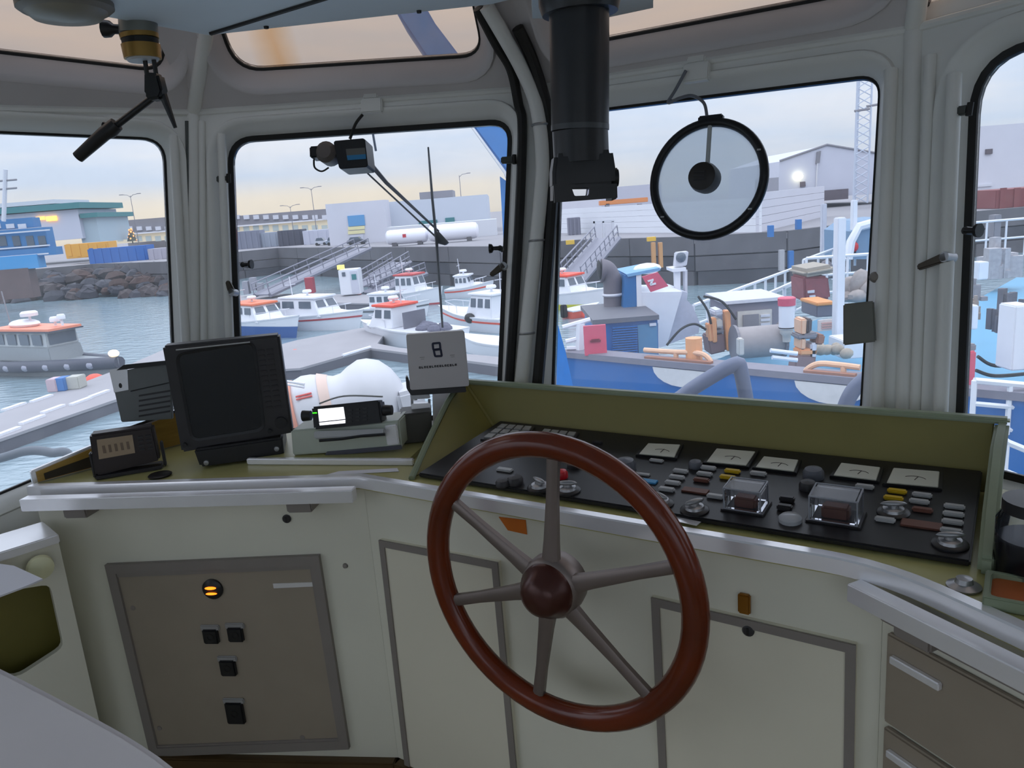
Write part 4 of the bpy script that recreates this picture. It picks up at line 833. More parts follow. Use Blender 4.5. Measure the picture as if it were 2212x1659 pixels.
# helper for outdoor boxes: pixel rectangle on an upright plane at depth Y
def rectY(rect, Y):
    x0, y0, x1, y1 = rect; F = FY(Y); cx, cy = (x0+x1)/2, (y0+y1)/2
    zb = F.at(cx, y1).y
    if SNAP and Y >= 74 and -3.9 < zb-ZQ < .9: zb = ZQ
    return F.at(x0, cy).x, zb, F.at(x1, cy).x, F.at(cx, y0).y
SNAP = True
def rootY(rect, Y): a = rectY(rect, Y); return frz(((a[0]+a[2])/2, Y, a[1]))
def bxY(rect, Y, d, m, name, lab=None, cat=None, group=None, parent=None, bev=0., dy=0.):
    a = rectY(rect, Y)
    if parent is None:
        fr = frz(((a[0]+a[2])/2, Y, a[1])); w = (a[2]-a[0])/2
        return tag(B().mm((-w, 0, 0), (w, d, a[3]-a[1])).build(name, m, fr=fr, bev=bev), lab, cat, group)
    P = PW(parent).inverted(); c0 = P @ V((a[0], Y+dy, a[1])); c1 = P @ V((a[2], Y+dy+d, a[3]))
    return B().mm(c0, c1).build(name, m, parent, bev=bev)
white = mat('boat_white', (226, 228, 234), .35, var=.02); offw = mat('building_white', (205, 205, 214), .6, var=.03, scale=.4); dgl = mat('dark_window', (88, 98, 110), .12)
greyb = mat('building_grey', (198, 200, 212), .6, var=.03, scale=.4); roofg = mat('roof_grey', (128, 126, 132), .6)
# --- buildings
def building(lab, rect, Y, d, m, name='building', wins=(), doors=(), roof=None, extra=()):
    t = thing(name, lab, 'building', rootY(rect, Y)); bxY(rect, Y, d, m, 'walls', parent=t)
    wl = t.children[0]
    for r, mm_, nm in list(wins)+list(doors)+list(extra): bxY(r, Y, .3, mm_, nm, parent=wl, dy=-.2)
    if roof: x0, y0, x1, y1 = rect; bxY((x0-3, y0-roof[0], x1+3, y0), Y-.3, d+.6, roof[1], 'roof', parent=t)
    return t
cream = mat('lit_facade', (222, 212, 186), .6, emit=((255, 226, 170), .12)); skyl = mat('dormer', (205, 206, 214), .4)
blued = mat('door_blue', (88, 150, 200), .5); yelw = mat('door_panel_yellow', (228, 220, 168), .5); teal = mat('teal_trim', (56, 122, 126), .5)
t = building('white flat roofed warehouse with a blue and yellow door behind the tanks', (708, 436, 836, 536), 122, 5, offw, doors=[((752, 465, 788, 488), blued, 'door'), ((752, 489, 788, 496), yelw, 'door_panel'), ((752, 498, 788, 505), yelw, 'door_panel'), ((757, 507, 786, 528), greyb, 'door_lower')])
t = building('long grey blue warehouse with a roof block behind the white tanks', (836, 428, 1056, 500), 128, 25, mat('building_bluegrey', (196, 203, 214), .6, var=.03), extra=[((905, 476, 945, 485), teal, 'sign_panel'), ((962, 470, 982, 480), teal, 'sign_panel')])
bxY((906, 413, 978, 428), 134, 8, roofg, 'roof_block', parent=t)
bxY((838, 482, 1075, 536), 112, 5, mat('low_wall', (206, 208, 214), .7), 'low_building', 'low pale grey building in front of the long warehouse beside the tanks', 'building')
def terrace(lab, x0, x1, ya, yb, base, Y, nd_):
    t = thing('terrace_building', lab, 'building', rootY((x0, ya, x1, base), Y)); h = base-ya
    mid = ya+h*.52
    bxY((x0, mid, x1, base), Y, 14, cream, 'ground_floor', parent=t); bxY((x0, ya, x1, mid), Y-.5, 13, roofg, 'mansard_roof', parent=t); bxY((x0, mid-1.5, x1, mid+1.5), Y-.8, 1, edge, 'cornice', parent=t)
    for i in range(nd_):
        c = x0+(x1-x0)*(i+.5)/nd_; w = (x1-x0)/nd_*.28; sl = (yb-ya)/(x1-x0)*(c-(x0+x1)/2)
        bxY((c-w, ya+h*.13+sl*0, c+w, ya+h*.34), Y-.9, 1, skyl, 'dormer', parent=t)
    for i in range(nd_):
        c = x0+(x1-x0)*(i+.5)/nd_; w = (x1-x0)/nd_*.3; bxY((c-w, mid+5, c+w, base-3), Y-.1, .3, mat('shop_window', (190, 200, 196), .3), 'shop_window', parent=t)
terrace('long terrace with grey mansard roof and dormers left of the white warehouse', 500, 712, 459, 455, 502, 180, 10)
terrace('long terrace with grey roof behind the blue container at far left', 208, 372, 484, 476, 524, 185, 8)
bxY((272, 472, 372, 535), 203, 10, roofg, 'penthouse', 'grey rooftop storey behind the far left terrace', 'building')
# gable building, far right buildings
F = FY(118); gp = [F.at(*p) for p in ((1679, 432), (1684, 349), (1786, 314), (1905, 334), (1960, 345), (1955, 415))]
t = thing('gabled_warehouse', 'pale gabled warehouse with a bright wall lamp seen through the front window', 'building', Fr((0, 118, 0), (1, 0, 0), (0, -1, 0)))
B().prism([(p.x, p.y) for p in gp], -25, 0).build('walls', greyb, t)
for a, b_ in ((1, 2), (2, 3), (3, 4)): B().tube([gp[a]+V((0, .1, .1)), gp[b_]+V((0, .1, .1))], .16, 6).build('roof_edge', roofg, t)
lampm = mat('lamp_warm', (255, 250, 220), .4, emit=((255, 248, 200), 6)); dk = mat('dark_brick', (96, 86, 92), .7, var=.15, scale=2)
put(B().prism([(p.x, p.y) for p in quad(F, [(1764, 328), (1772, 326), (1769, 352), (1761, 354)])], 0, .3), 'drain_box', roofg, t, F)
put(B().tube([F.at(1766, 352, .2), F.at(1763, 412, .2)], .12, 6), 'downpipe', skyl, t, F)
for r in ((1690, 416, 1705, 432), (1707, 412, 1756, 430), (1768, 410, 1830, 432)): bxY(r, 118, .4, dk, 'gate_opening', parent=t, dy=-.4)
p = F.at(1727, 381, .6); put(B().ell(p, (.55, .45, .4), 12, 8), 'wall_lamp', lampm, t, F); put(B().prism([(q.x, q.y) for q in quad(F, [(1728, 393), (1738, 392), (1739, 403), (1728, 404)])], 0, .3), 'wall_sign', dk, t, F)
bxY((1656, 384, 1682, 445), 110, 5, mat('shed_grey', (150, 150, 158), .7), 'shed', 'small grey building left of the gabled warehouse', 'building')
t = building('large pale warehouse on the right beyond the right window', (2095, 262, 2420, 500), 90, 18, offw, extra=[((2128, 322, 2142, 333), dk, 'wall_vent'), ((2105, 398, 2142, 403), skyl, 'cornice')])
t = building('grey hall roof behind the orange container and round screen', (1225, 404, 1430, 470), 130, 20, mat('hall_grey', (186, 186, 198), .6))
bxY((1200, 430, 1300, 480), 116, 4, offw, 'shed', 'low white shed behind the black periscope', 'building')
# long white planked wall along the quay road with blue gate posts
A_, B__ = atz(1185, 505, ZQ), atz(1742, 496, ZQ); 
wl = [(1215, 452, 1215, 503), (1640, 443, 1640, 503)]
t = thing('white_boundary_wall', 'long white boarded wall along the far quay road', 'wall', frz((0, 0, 0)))
p0, p1, p2 = atz(1190, 504, ZQ), atz(1640, 502, ZQ), atz(1780, 468, ZQ)
h0 = aty(1215, 452, p0.y).z-ZQ
def wallseg(a, b_, h, n, m):
    F = Fr(a, b_-a, V((b_.y-a.y, a.x-b_.x, 0))); L_ = (b_-a).length
    for i in range(n): put(B().mm((0, h*i/n, -.3), (L_, h*(i+1)/n-.03, 0)), 'board', m, t, F)
wallseg(p0, p1, 3.0, 5, white); wallseg(p1, V((p2.x, p2.y, ZQ)), 3.4, 5, offw)
for px, y0, y1, k in ((1667, 487, 512, 'left'), (1727, 474, 498, 'right')):
    Y = atz(px, y1, ZQ).y-.5; bxY((px-5, y0, px+5, y1), Y, .5, mat('bollard_blue', (52, 112, 176), .5), 'bollard', 'blue post before the white wall, the %s one of two' % k, 'post', 'blue posts')
bxY((1640, 432, 1755, 444), 110, .4, mat('fence_blue', (70, 100, 160), .6), 'blue_fence', 'low blue fence in front of the gabled warehouse', 'fence')
# --- containers, tanks, vehicles
def container(lab, rect, Y, d, m, ribs=6):
    t = thing('shipping_container', lab, 'container', rootY(rect, Y)); bd = bxY(rect, Y, d, m, 'body', parent=t, bev=.05)
    x0, y0, x1, y1 = rect
    for i in range(ribs): c = x0+(x1-x0)*(i+.5)/ribs; bxY((c-(x1-x0)/ribs*.22, y0+2, c+(x1-x0)/ribs*.22, y1-2), Y, .12, m, 'rib', parent=bd, dy=-.1)
container('yellow container lying on the far left quay', (140, 525, 236, 556), 131, 3, mat('container_yellow', (222, 162, 52), .5), 5)
container('blue container on the far left quay in front of the yellow one', (190, 534, 318, 566), 124, 3, mat('container_blue', (40, 100, 176), .5), 7)
container('grey white container at the end of the blue one', (320, 536, 372, 566), 122, 3, mat('container_pale', (168, 164, 176), .5), 3)
container('dark grey container on the quay under the terrace', (601, 497, 653, 536), 140, 4, mat('container_dark', (74, 74, 86), .6), 4)
container('pale grey container beside the dark one on the quay', (655, 497, 712, 536), 138, 4, mat('container_light', (186, 188, 202), .5), 3)
container('blue grey container at left edge of the front left window', (510, 499, 560, 534), 142, 4, mat('container_slate', (122, 126, 142), .6), 4)
container('mid grey stacked crates between the slate and dark containers', (562, 502, 600, 534), 143, 4, mat('container_mid', (150, 158, 172), .6), 3)
container('brick red container at the far right beyond the right window', (2150, 404, 2330, 480), 76, 5, mat('container_red', (126, 66, 66), .6), 6)
t = thing('crane_jib', 'orange crane jib on trestles behind the white wall beside the round screen', 'crane jib', rootY((1296, 430, 1400, 500), 104)); bxY((1296, 430, 1400, 440), 104, 1.5, mat('jib_orange', (214, 134, 70), .5), 'jib', parent=t, bev=.05); bxY((1310, 440, 1318, 500), 104, 1, roofg, 'trestle', parent=t); bxY((1380, 440, 1388, 500), 104, 1, roofg, 'trestle', parent=t)
container('small dark container with an orange top behind the periscope', (1228, 470, 1254, 496), 92, 2, mat('container_dim', (116, 116, 130), .6), 3)
tankm = mat('tank_white', (232, 232, 240), .35, var=.01)
def tank(lab, px0, px1, y, r_px, Y, logo=False, stripe=False):
    F = FY(Y); a, b_ = F.at(px0, y), F.at(px1, y - (px1-px0)*.02); r = abs(F.at(px0, y-r_px).y-F.at(px0, y).y); L_ = b_.x-a.x
    t = thing('storage_tank', lab, 'tank', frz((a.x, Y, ZQ+1.25*r)))
    B().lathe([(0, 0), (r*.6, .06*r), (r*.92, .3*r), (r, .7*r), (r, L_-.7*r), (r*.92, L_-.3*r), (r*.6, L_-.06*r), (0, L_)], (0, 0, 0), (1, 0, 0), 24).build('shell', tankm, t, smooth=True)
    for k in (.2, .8): B().mm((L_*k-.3, -r*.7, -r*1.25), (L_*k+.3, r*.7, -r*.5)).build('saddle', conc, t)
    if logo: B().mm((L_*.42, -r-.03, -.1*r), (L_*.5, -r*.9, .35*r)).build('red_mark', mat('mark_red', (190, 50, 60), .5), t)
tank('long white tank with a small red mark on the quay, left of two', 834, 926, 521, 16, 100, True); tank('long white tank on the quay behind the wiper blade, right of two', 926, 1036, 519, 18, 99); tank('short white tank standing behind the long pair', 946, 1010, 497, 13, 108)
def car(lab, rect, Y, m):
    t = thing('car', lab, 'car', rootY(rect, Y)); a = rectY(rect, Y); w = a[2]-a[0]; h = a[3]-a[1]
    B().prism([(-w/2, .2*h), (w/2, .2*h), (w/2, .55*h), (w*.3, .6*h), (-w*.45, .62*h), (-w/2, .5*h)], 0, 1.8, (0, 1, 0)) if 0 else None
    P = lambda pts: [V((x, 0, z)) for x, z in pts]
    B().prism(P([(-w/2, .18*h), (w/2, .18*h), (w/2, .5*h), (w*.34, .6*h), (-w*.46, .62*h), (-w/2, .5*h)]), 0, 1.8, (0, 1, 0)).build('body', m, t, bev=.08)
    B().prism(P([(-w*.40, .6*h), (w*.28, .58*h), (w*.12, h), (-w*.30, h)]), .1, 1.7, (0, 1, 0)).build('cabin', dgl, t, bev=.06)
    for x in (-w*.3, w*.3): B().cyl((x, -.02, .2*h), (x, 1.82, .2*h), .2*h, .2*h, 12).build('wheel', gask, t)
cg = mat('car_grey', (150, 162, 176), .3, .3)
car('pale car parked by the grey container on the quay', (678, 514, 706, 533), 128, mat('car_pale', (196, 200, 210), .3)); car('blue grey car parked before the white warehouse', (703, 512, 738, 534), 124, cg); car('dark car parked under the warehouse door', (748, 512, 790, 532), 118, mat('car_dark', (70, 74, 84), .3))
tt = thing('lit_fir_tree', 'small fir tree with warm lights at far left', 'tree', rootY((272, 492, 296, 526), 150)); a = rectY((272, 492, 296, 526), 150); hh = a[3]-a[1]
B().lathe([(.1, 0), (.1, .15*hh), (.32*hh, .15*hh), (.2*hh, .45*hh), (.24*hh, .45*hh), (.1*hh, .75*hh), (.13*hh, .75*hh), (0, hh)], n=12).build('foliage', mat('fir_green', (82, 84, 72), .8), tt)
wl_ = mat('warm_bulb', (255, 190, 120), .4, emit=((255, 150, 80), 1.2))
for i in range(14): z = hh*(.2+.055*i); r = .26*hh*(1-z/hh)+.1; B().ell((r*math.cos(i*2.4), r*math.sin(i*2.4), z), .22, 6, 4).build('bulb', wl_, tt)
# lamp posts
def lamppost(lab, px, ytop, ybase, Y, arm=1):
    F = FY(Y); a, b_ = F.at(px, ybase), F.at(px, ytop); a.y = ZQ; t = thing('street_lamp', lab, 'street lamp', frz((a.x, Y, a.y)), 'street lamps'); h = b_.y-a.y
    B().cyl((0, 0, 0), (0, 0, h), .09, .05, 8).build('pole', roofg, t)
    for s in ((1, -1) if arm == 2 else (arm,)): B().tube([(0, 0, h-.3), (.5*s, 0, h+.1), (1.5*s, 0, h+.25)], .05, 6).build('arm', roofg, t); B().mm((min(1.3*s, 2*s), -.15, h+.18), (max(1.3*s, 2*s), .15, h+.3)).build('lamp_head', roofg, t)
lamppost('thin street lamp beyond the far left terrace', 300, 421, 525, 150, 2); lamppost('double armed street lamp above the dormer terrace', 684, 406, 500, 150, 2); lamppost('single street lamp behind the right end of the long warehouse', 1000, 378, 470, 140, 1); lamppost('short street lamp on the dormer terrace roof line', 634, 445, 500, 160, 2)
# lattice mast
F = FY(105); t = thing('lattice_mast', 'tall pale lattice mast in front of the gabled warehouse', 'mast', Fr((0, 105, 0), (1, 0, 0), (0, -1, 0))); lm = mat('mast_pale', (190, 198, 212), .5)
l0, r0, l1, r1 = F.at(1843, 440), F.at(1874, 438), F.at(1857, 40), F.at(1889, 38)
for a, b_ in ((l0, l1), (r0, r1)): B().tube([a, b_], .13, 6).build('leg', lm, t)
for zz in (-1.6,): B().tube([(l0+r0)/2+V((0, 0, zz)), (l1+r1)/2+V((0, 0, zz))], .13, 6).build('leg', lm, t)
for i in range(22):
    k = i/22; k2 = (i+1)/22; a, b_ = l0.lerp(l1, k), r0.lerp(r1, k2); B().tube([a, b_], .07, 5).build('brace', lm, t); B().tube([r0.lerp(r1, k), l0.lerp(l1, k2)], .07, 5).build('brace', lm, t)
for y, x0, x1 in ((238, 1846, 1878), (228, 1872, 1900)): B().tube([F.at(x0, y+2), F.at(x1, y-3)], .16, 6).build('cross_arm', roofg, t)
# blue crane boom close to the bow, crossing the roof window and the top of the front left window
F = FY(7.0); t = thing('crane_boom', 'blue crane boom rising diagonally past the front left window', 'crane boom', F)
bm_ = mat('boom_blue', (62, 124, 190), .5, var=.06)
put(B().prism([(p.x, p.y) for p in quad(F, [(1012, 262), (866, 44), (820, -40), (888, -40), (940, 50), (1130, 300), (1130, 420), (1094, 372)])], -.5, 0), 'boom', bm_, t, F, bev=.02)
put(B().prism([(p.x, p.y) for p in quad(F, [(1014, 262), (1094, 372), (1102, 396), (1098, 396), (1088, 372), (1009, 262)])], -.2, .02), 'edge_plate', edge, t, F)
put(B().prism([(p.x, p.y) for p in quad(F, [(1080, 380), (1135, 420), (1140, 900), (1150, 2400), (1122, 2400), (1110, 900)])], -.5, -.1), 'post', bm_, t, F)
# --- far left: blue work vessel, green roofed shed, rocks
SNAP = False
BV = thing('blue_workboat', 'blue work vessel moored at the far left quay before the green roofed hall', 'ship', rootY((-120, 470, 205, 600), 96))
bl1 = mat('ship_blue', (60, 144, 200), .5, var=.1); bl2 = mat('ship_blue_dark', (56, 116, 168), .5, var=.1); rust = mat('rusty_hull', (92, 74, 74), .7, var=.15, scale=.8)
for r, m, nm, dd in (((-200, 560, 84, 590), bl1, 'bulwark', 0), ((-180, 545, 120, 562), bl2, 'deckhouse', .5), ((-150, 500, 96, 545), bl2, 'superstructure', 1.5), ((-160, 478, 60, 500), bl2, 'bridge', 2.5), ((-240, 590, 70, 655), rust, 'hull', -.2)): bxY(r, 96, 1.6, m, nm, parent=BV, dy=dd*.5)
for x in (-40, -10, 20, 50, 76): bxY((x, 510, x+16, 532), 96, .2, dgl, 'window', parent=BV, dy=.65)
for x in (-30, 0, 26): bxY((x, 484, x+18, 494), 96, .2, skyl, 'window', parent=BV, dy=1.15)
for y in (505, 538, 556): bxY((-150, y, 105, y+3), 96, .3, skyl, 'rail', parent=BV, dy=.2)
F = FY(96); put(B().tube([F.at(8, 478), F.at(12, 366)], .25, 8), 'mast', skyl, BV, F)
for y in (392, 410): put(B().tube([F.at(-12, y), F.at(36, y-4)], .12, 6), 'mast_arm', roofg, BV, F)
SNAP = True
GH = thing('green_roofed_hall', 'white hall with a teal roof edge and two warm lamps behind the blue vessel', 'building', rootY((-200, 454, 212, 528), 140))
bxY((-200, 466, 176, 530), 140, 14, mat('hall_wall', (190, 196, 212), .6), 'walls', parent=GH); bxY((172, 466, 212, 524), 141, 12, mat('hall_side', (164, 184, 196), .6), 'side_wing', parent=GH)
bxY((-205, 451, 174, 464), 139, 16, teal, 'roof_edge', parent=GH); bxY((172, 460, 210, 470), 140, 14, teal, 'roof_edge', parent=GH); bxY((-205, 443, 120, 452), 142, 12, offw, 'roof', parent=GH)
warm = mat('warm_lamp', (255, 190, 90), .4, emit=((255, 176, 70), 2.5))
for r in ((80, 468, 98, 475), (102, 467, 124, 477)): bxY(r, 140, .3, warm, 'wall_lamp', parent=GH, dy=-.4)
RK = thing('rock_bank', 'bank of dark brown rocks along the far left waterline', 'rocks', frz((0, 0, 0)))
rkm = [mat('rock_%s' % k, c, .85, var=.15, scale=1.5) for k, c in (('brown', (66, 58, 60)), ('grey', (62, 62, 70)), ('rust', (76, 58, 54)))]
random.seed(5)
for i in range(150):
    px = random.uniform(-160, 372); k = random.random(); base = atz(px, 655-(px*.045), ZW) ; Yk = base.y + k*12; s = random.uniform(.7, 1.5)
    base = V((base.x*Yk/base.y, Yk, ZW + k*3.2))
    M = Matrix.Rotation(random.random()*6, 3, 'Z') @ Matrix.Rotation(random.uniform(-.5, .5), 3, 'X'); b = B(); b.ell((0, 0, 0), (s*1.3, s, s*.8), 7, 4)
    b.v = [M @ (p*random.uniform(.85, 1.1)) + base for p in b.v]; b.build('rock', rkm[i % 3], RK)
# --- pontoons, gangways, kiosk
pon = mat('pontoon_grey', (150, 148, 152), .75, var=.06, scale=.6); pons = mat('pontoon_side', (92, 92, 100), .8); wcap = mat('white_cap', (224, 226, 232), .5)
def pontoon(lab, pts, zt, planks=0):
    t = thing('floating_pontoon', lab, 'pontoon', frz((0, 0, 0))); P = [atz(x, y, zt) for x, y in pts]
    B().prism([v2(p) for p in P], zt-.12, zt).build('deck', pon, t); c = sum(P, V((0, 0, 0)))/len(P)
    B().prism([v2(c+(p-c)*.985) for p in P], ZW-.3, zt-.12).build('float', pons, t); return t, P
t, P = pontoon('long grey floating pontoon below the left window with white edge caps', ((-160, 985), (0, 948), (240, 866), (400, 815), (400, 735), (262, 795), (0, 893), (-160, 950)), EZ-7.4)
for k, (x, y) in enumerate(((15, 935), (70, 908), (115, 885), (175, 868), (90, 862), (30, 880), (215, 852))):
    p = atz(x, y, EZ-7.39); R_ = Matrix.Rotation(math.radians(80), 3, 'Z'); B().box(p+V((0, 0, .04)), (1.3, .25, .1), R_).build('edge_cap', wcap, t)
t, P = pontoon('broad grey floating pontoon between the small boats in the front left window', ((560, 800), (648, 795), (800, 752), (1080, 788), (1080, 771), (862, 751), (815, 742), (835, 716), (905, 702), (850, 695), (640, 735), (545, 760)), EZ-7.4)
p, q = atz(740, 768, EZ-7.38), atz(800, 750, EZ-7.38); B().tube([p, q], .09, 6).build('edge_cap', wcap, t); p = atz(660, 765, EZ-7.38)
t, P = pontoon('narrow brown edged pontoon below the quay wall beside the kiosk', ((505, 640), (560, 634), (800, 636), (850, 640), (830, 656), (520, 650)), EZ-7.4)
def buoy(lab, px, py, r, m=None):
    p = atz(px, py, ZW+.2); tag(B().ell((0, 0, 0), (r*1.2, r, r), 12, 8).build('mooring_buoy', m or mat('buoy_orange', (236, 88, 66), .5), fr=frz(p), smooth=True), lab, 'buoy', 'orange buoys')
buoy('orange buoy at the pontoon corner right of the monitor', 639, 769, .42); buoy('orange buoy floating beside the kiosk', 776, 636, .55); buoy('orange buoy under the patrol boat bow by the left pontoon', 206, 826, .5); buoy('orange float behind the blue ship at lower left of the front window', 1270, 678, .5)
steel = mat('gangway_steel', (136, 136, 148), .5, .2)
def gangway(lab, p0, p1, Y0, Y1, wpx=14, n=8, hpx=16):
    a, b_ = aty(*p0, Y0), aty(*p1, Y1); d = b_-a; F = Fr(a, d, V((0, 0, 1))-d*(d.z/d.length_squared)); L_ = d.length; t = thing('gangway', lab, 'gangway', F)
    w = 2.2; hgt = 1.15; B().mm((0, -w/2, -.12), (L_, w/2, 0)).build('walkway', steel, t)
    for s in (-1, 1):
        for h in (hgt, hgt*.5): B().tube([(0, s*w/2, h), (L_, s*w/2, h)], .07, 6).build('rail', steel, t)
        B().tube([(0, s*w/2, -.1), (L_, s*w/2, -.1)], .26, 6).build('beam', steel, t)
        for i in range(n+1): B().tube([(L_*i/n, s*w/2, 0), (L_*i/n, s*w/2, hgt)], .05, 5).build('post', steel, t)
gangway('long grey gangway sloping from the quay to the pontoon left of the kiosk', (566, 636), (784, 536), 80, 95); gangway('grey gangway behind the kiosk', (782, 618), (868, 566), 80, 88); gangway('thin grey gangway in the shade behind the small boats', (800, 632), (905, 590), 78, 84); gangway('grey gangway below the white gate left of the front window', (1232, 606), (1312, 514), 64, 72)
F = FY(77); t = thing('quay_gate', 'white framed gate at the head of the gangway behind the periscope', 'gate', frz((F.at(1302, 515).x, 77, F.at(1302, 515).y)))
for r in ((1281, 478, 1286, 516), (1302, 478, 1306, 516), (1322, 478, 1327, 516), (1281, 476, 1327, 481)): bxY(r, 77, .2, skyl, 'bar', parent=t)
for r in ((1287, 483, 1301, 512), (1307, 483, 1321, 512)): bxY(r, 77, .1, offw, 'panel', parent=t)
SNAP = False
K = thing('kiosk', 'white kiosk box with a yellow lamp on the pontoon', 'kiosk', rootY((733, 582, 776, 637), 76)); bxY((733, 582, 776, 637), 76, 2, white, 'cabinet', parent=K, bev=.05); bxY((758, 585, 774, 633), 76, .1, greyb, 'side_panel', parent=K, dy=-.06); bxY((739, 588, 746, 597), 76, .1, dgl, 'display', parent=K, dy=-.08); bxY((760, 592, 770, 604), 76, .1, teal, 'notice', parent=K, dy=-.1)
bxY((728, 573, 742, 582), 76, .5, mat('yellow_lamp', (250, 230, 110), .4, emit=((255, 236, 110), .9)), 'lamp_sign', parent=K)
bxY((659, 600, 676, 634), 80, 1, mat('post_red', (160, 60, 72), .5), 'red_box', 'red rescue post box on the pontoon below the gangway', 'post box')
for i, (x, y) in enumerate(((530, 608), (545, 600), (561, 612))): bxY((x-6, y, x+6, y+28), 84, .8, mat('pile_grey', (150, 150, 160), .6), 'service_post', '%s of three pale service posts on the far pontoon by the window edge' % ('leftmost', 'middle', 'rightmost')[i], 'post', 'service posts')
for k, (x0, x1) in enumerate(((1409, 1417), (1424, 1432))): bxY((x0, 524, x1, 578), 66, .5, mat('ladder_orange', (196, 146, 96), .6), 'ladder_post', ('left', 'right')[k]+' orange brown ladder post on the quay wall behind the blue ship', 'post', 'ladder posts')
for k, (x, y) in enumerate(((1232, 524), (1408, 517))): bxY((x-9, y-5, x+9, y+4), 76-9*k, .5, mat('bollard_yellow', (222, 180, 60), .6), 'bollard', ('yellow bollard on the quay edge by the gangway', 'yellow bollard on the quay edge under the round screen')[k], 'bollard')
for k, (x, y0, y1) in enumerate(((1690, 540, 585), (1710, 542, 580))): bxY((x-5, y0, x+5, y1), 62, .4, mat(('post_pale', 'bollard_blue')[k], ((170, 168, 172), (52, 112, 176))[k], .5), 'mooring_post', ('pale', 'blue')[k]+' post in front of the quay wall above the white gangrail', 'post')
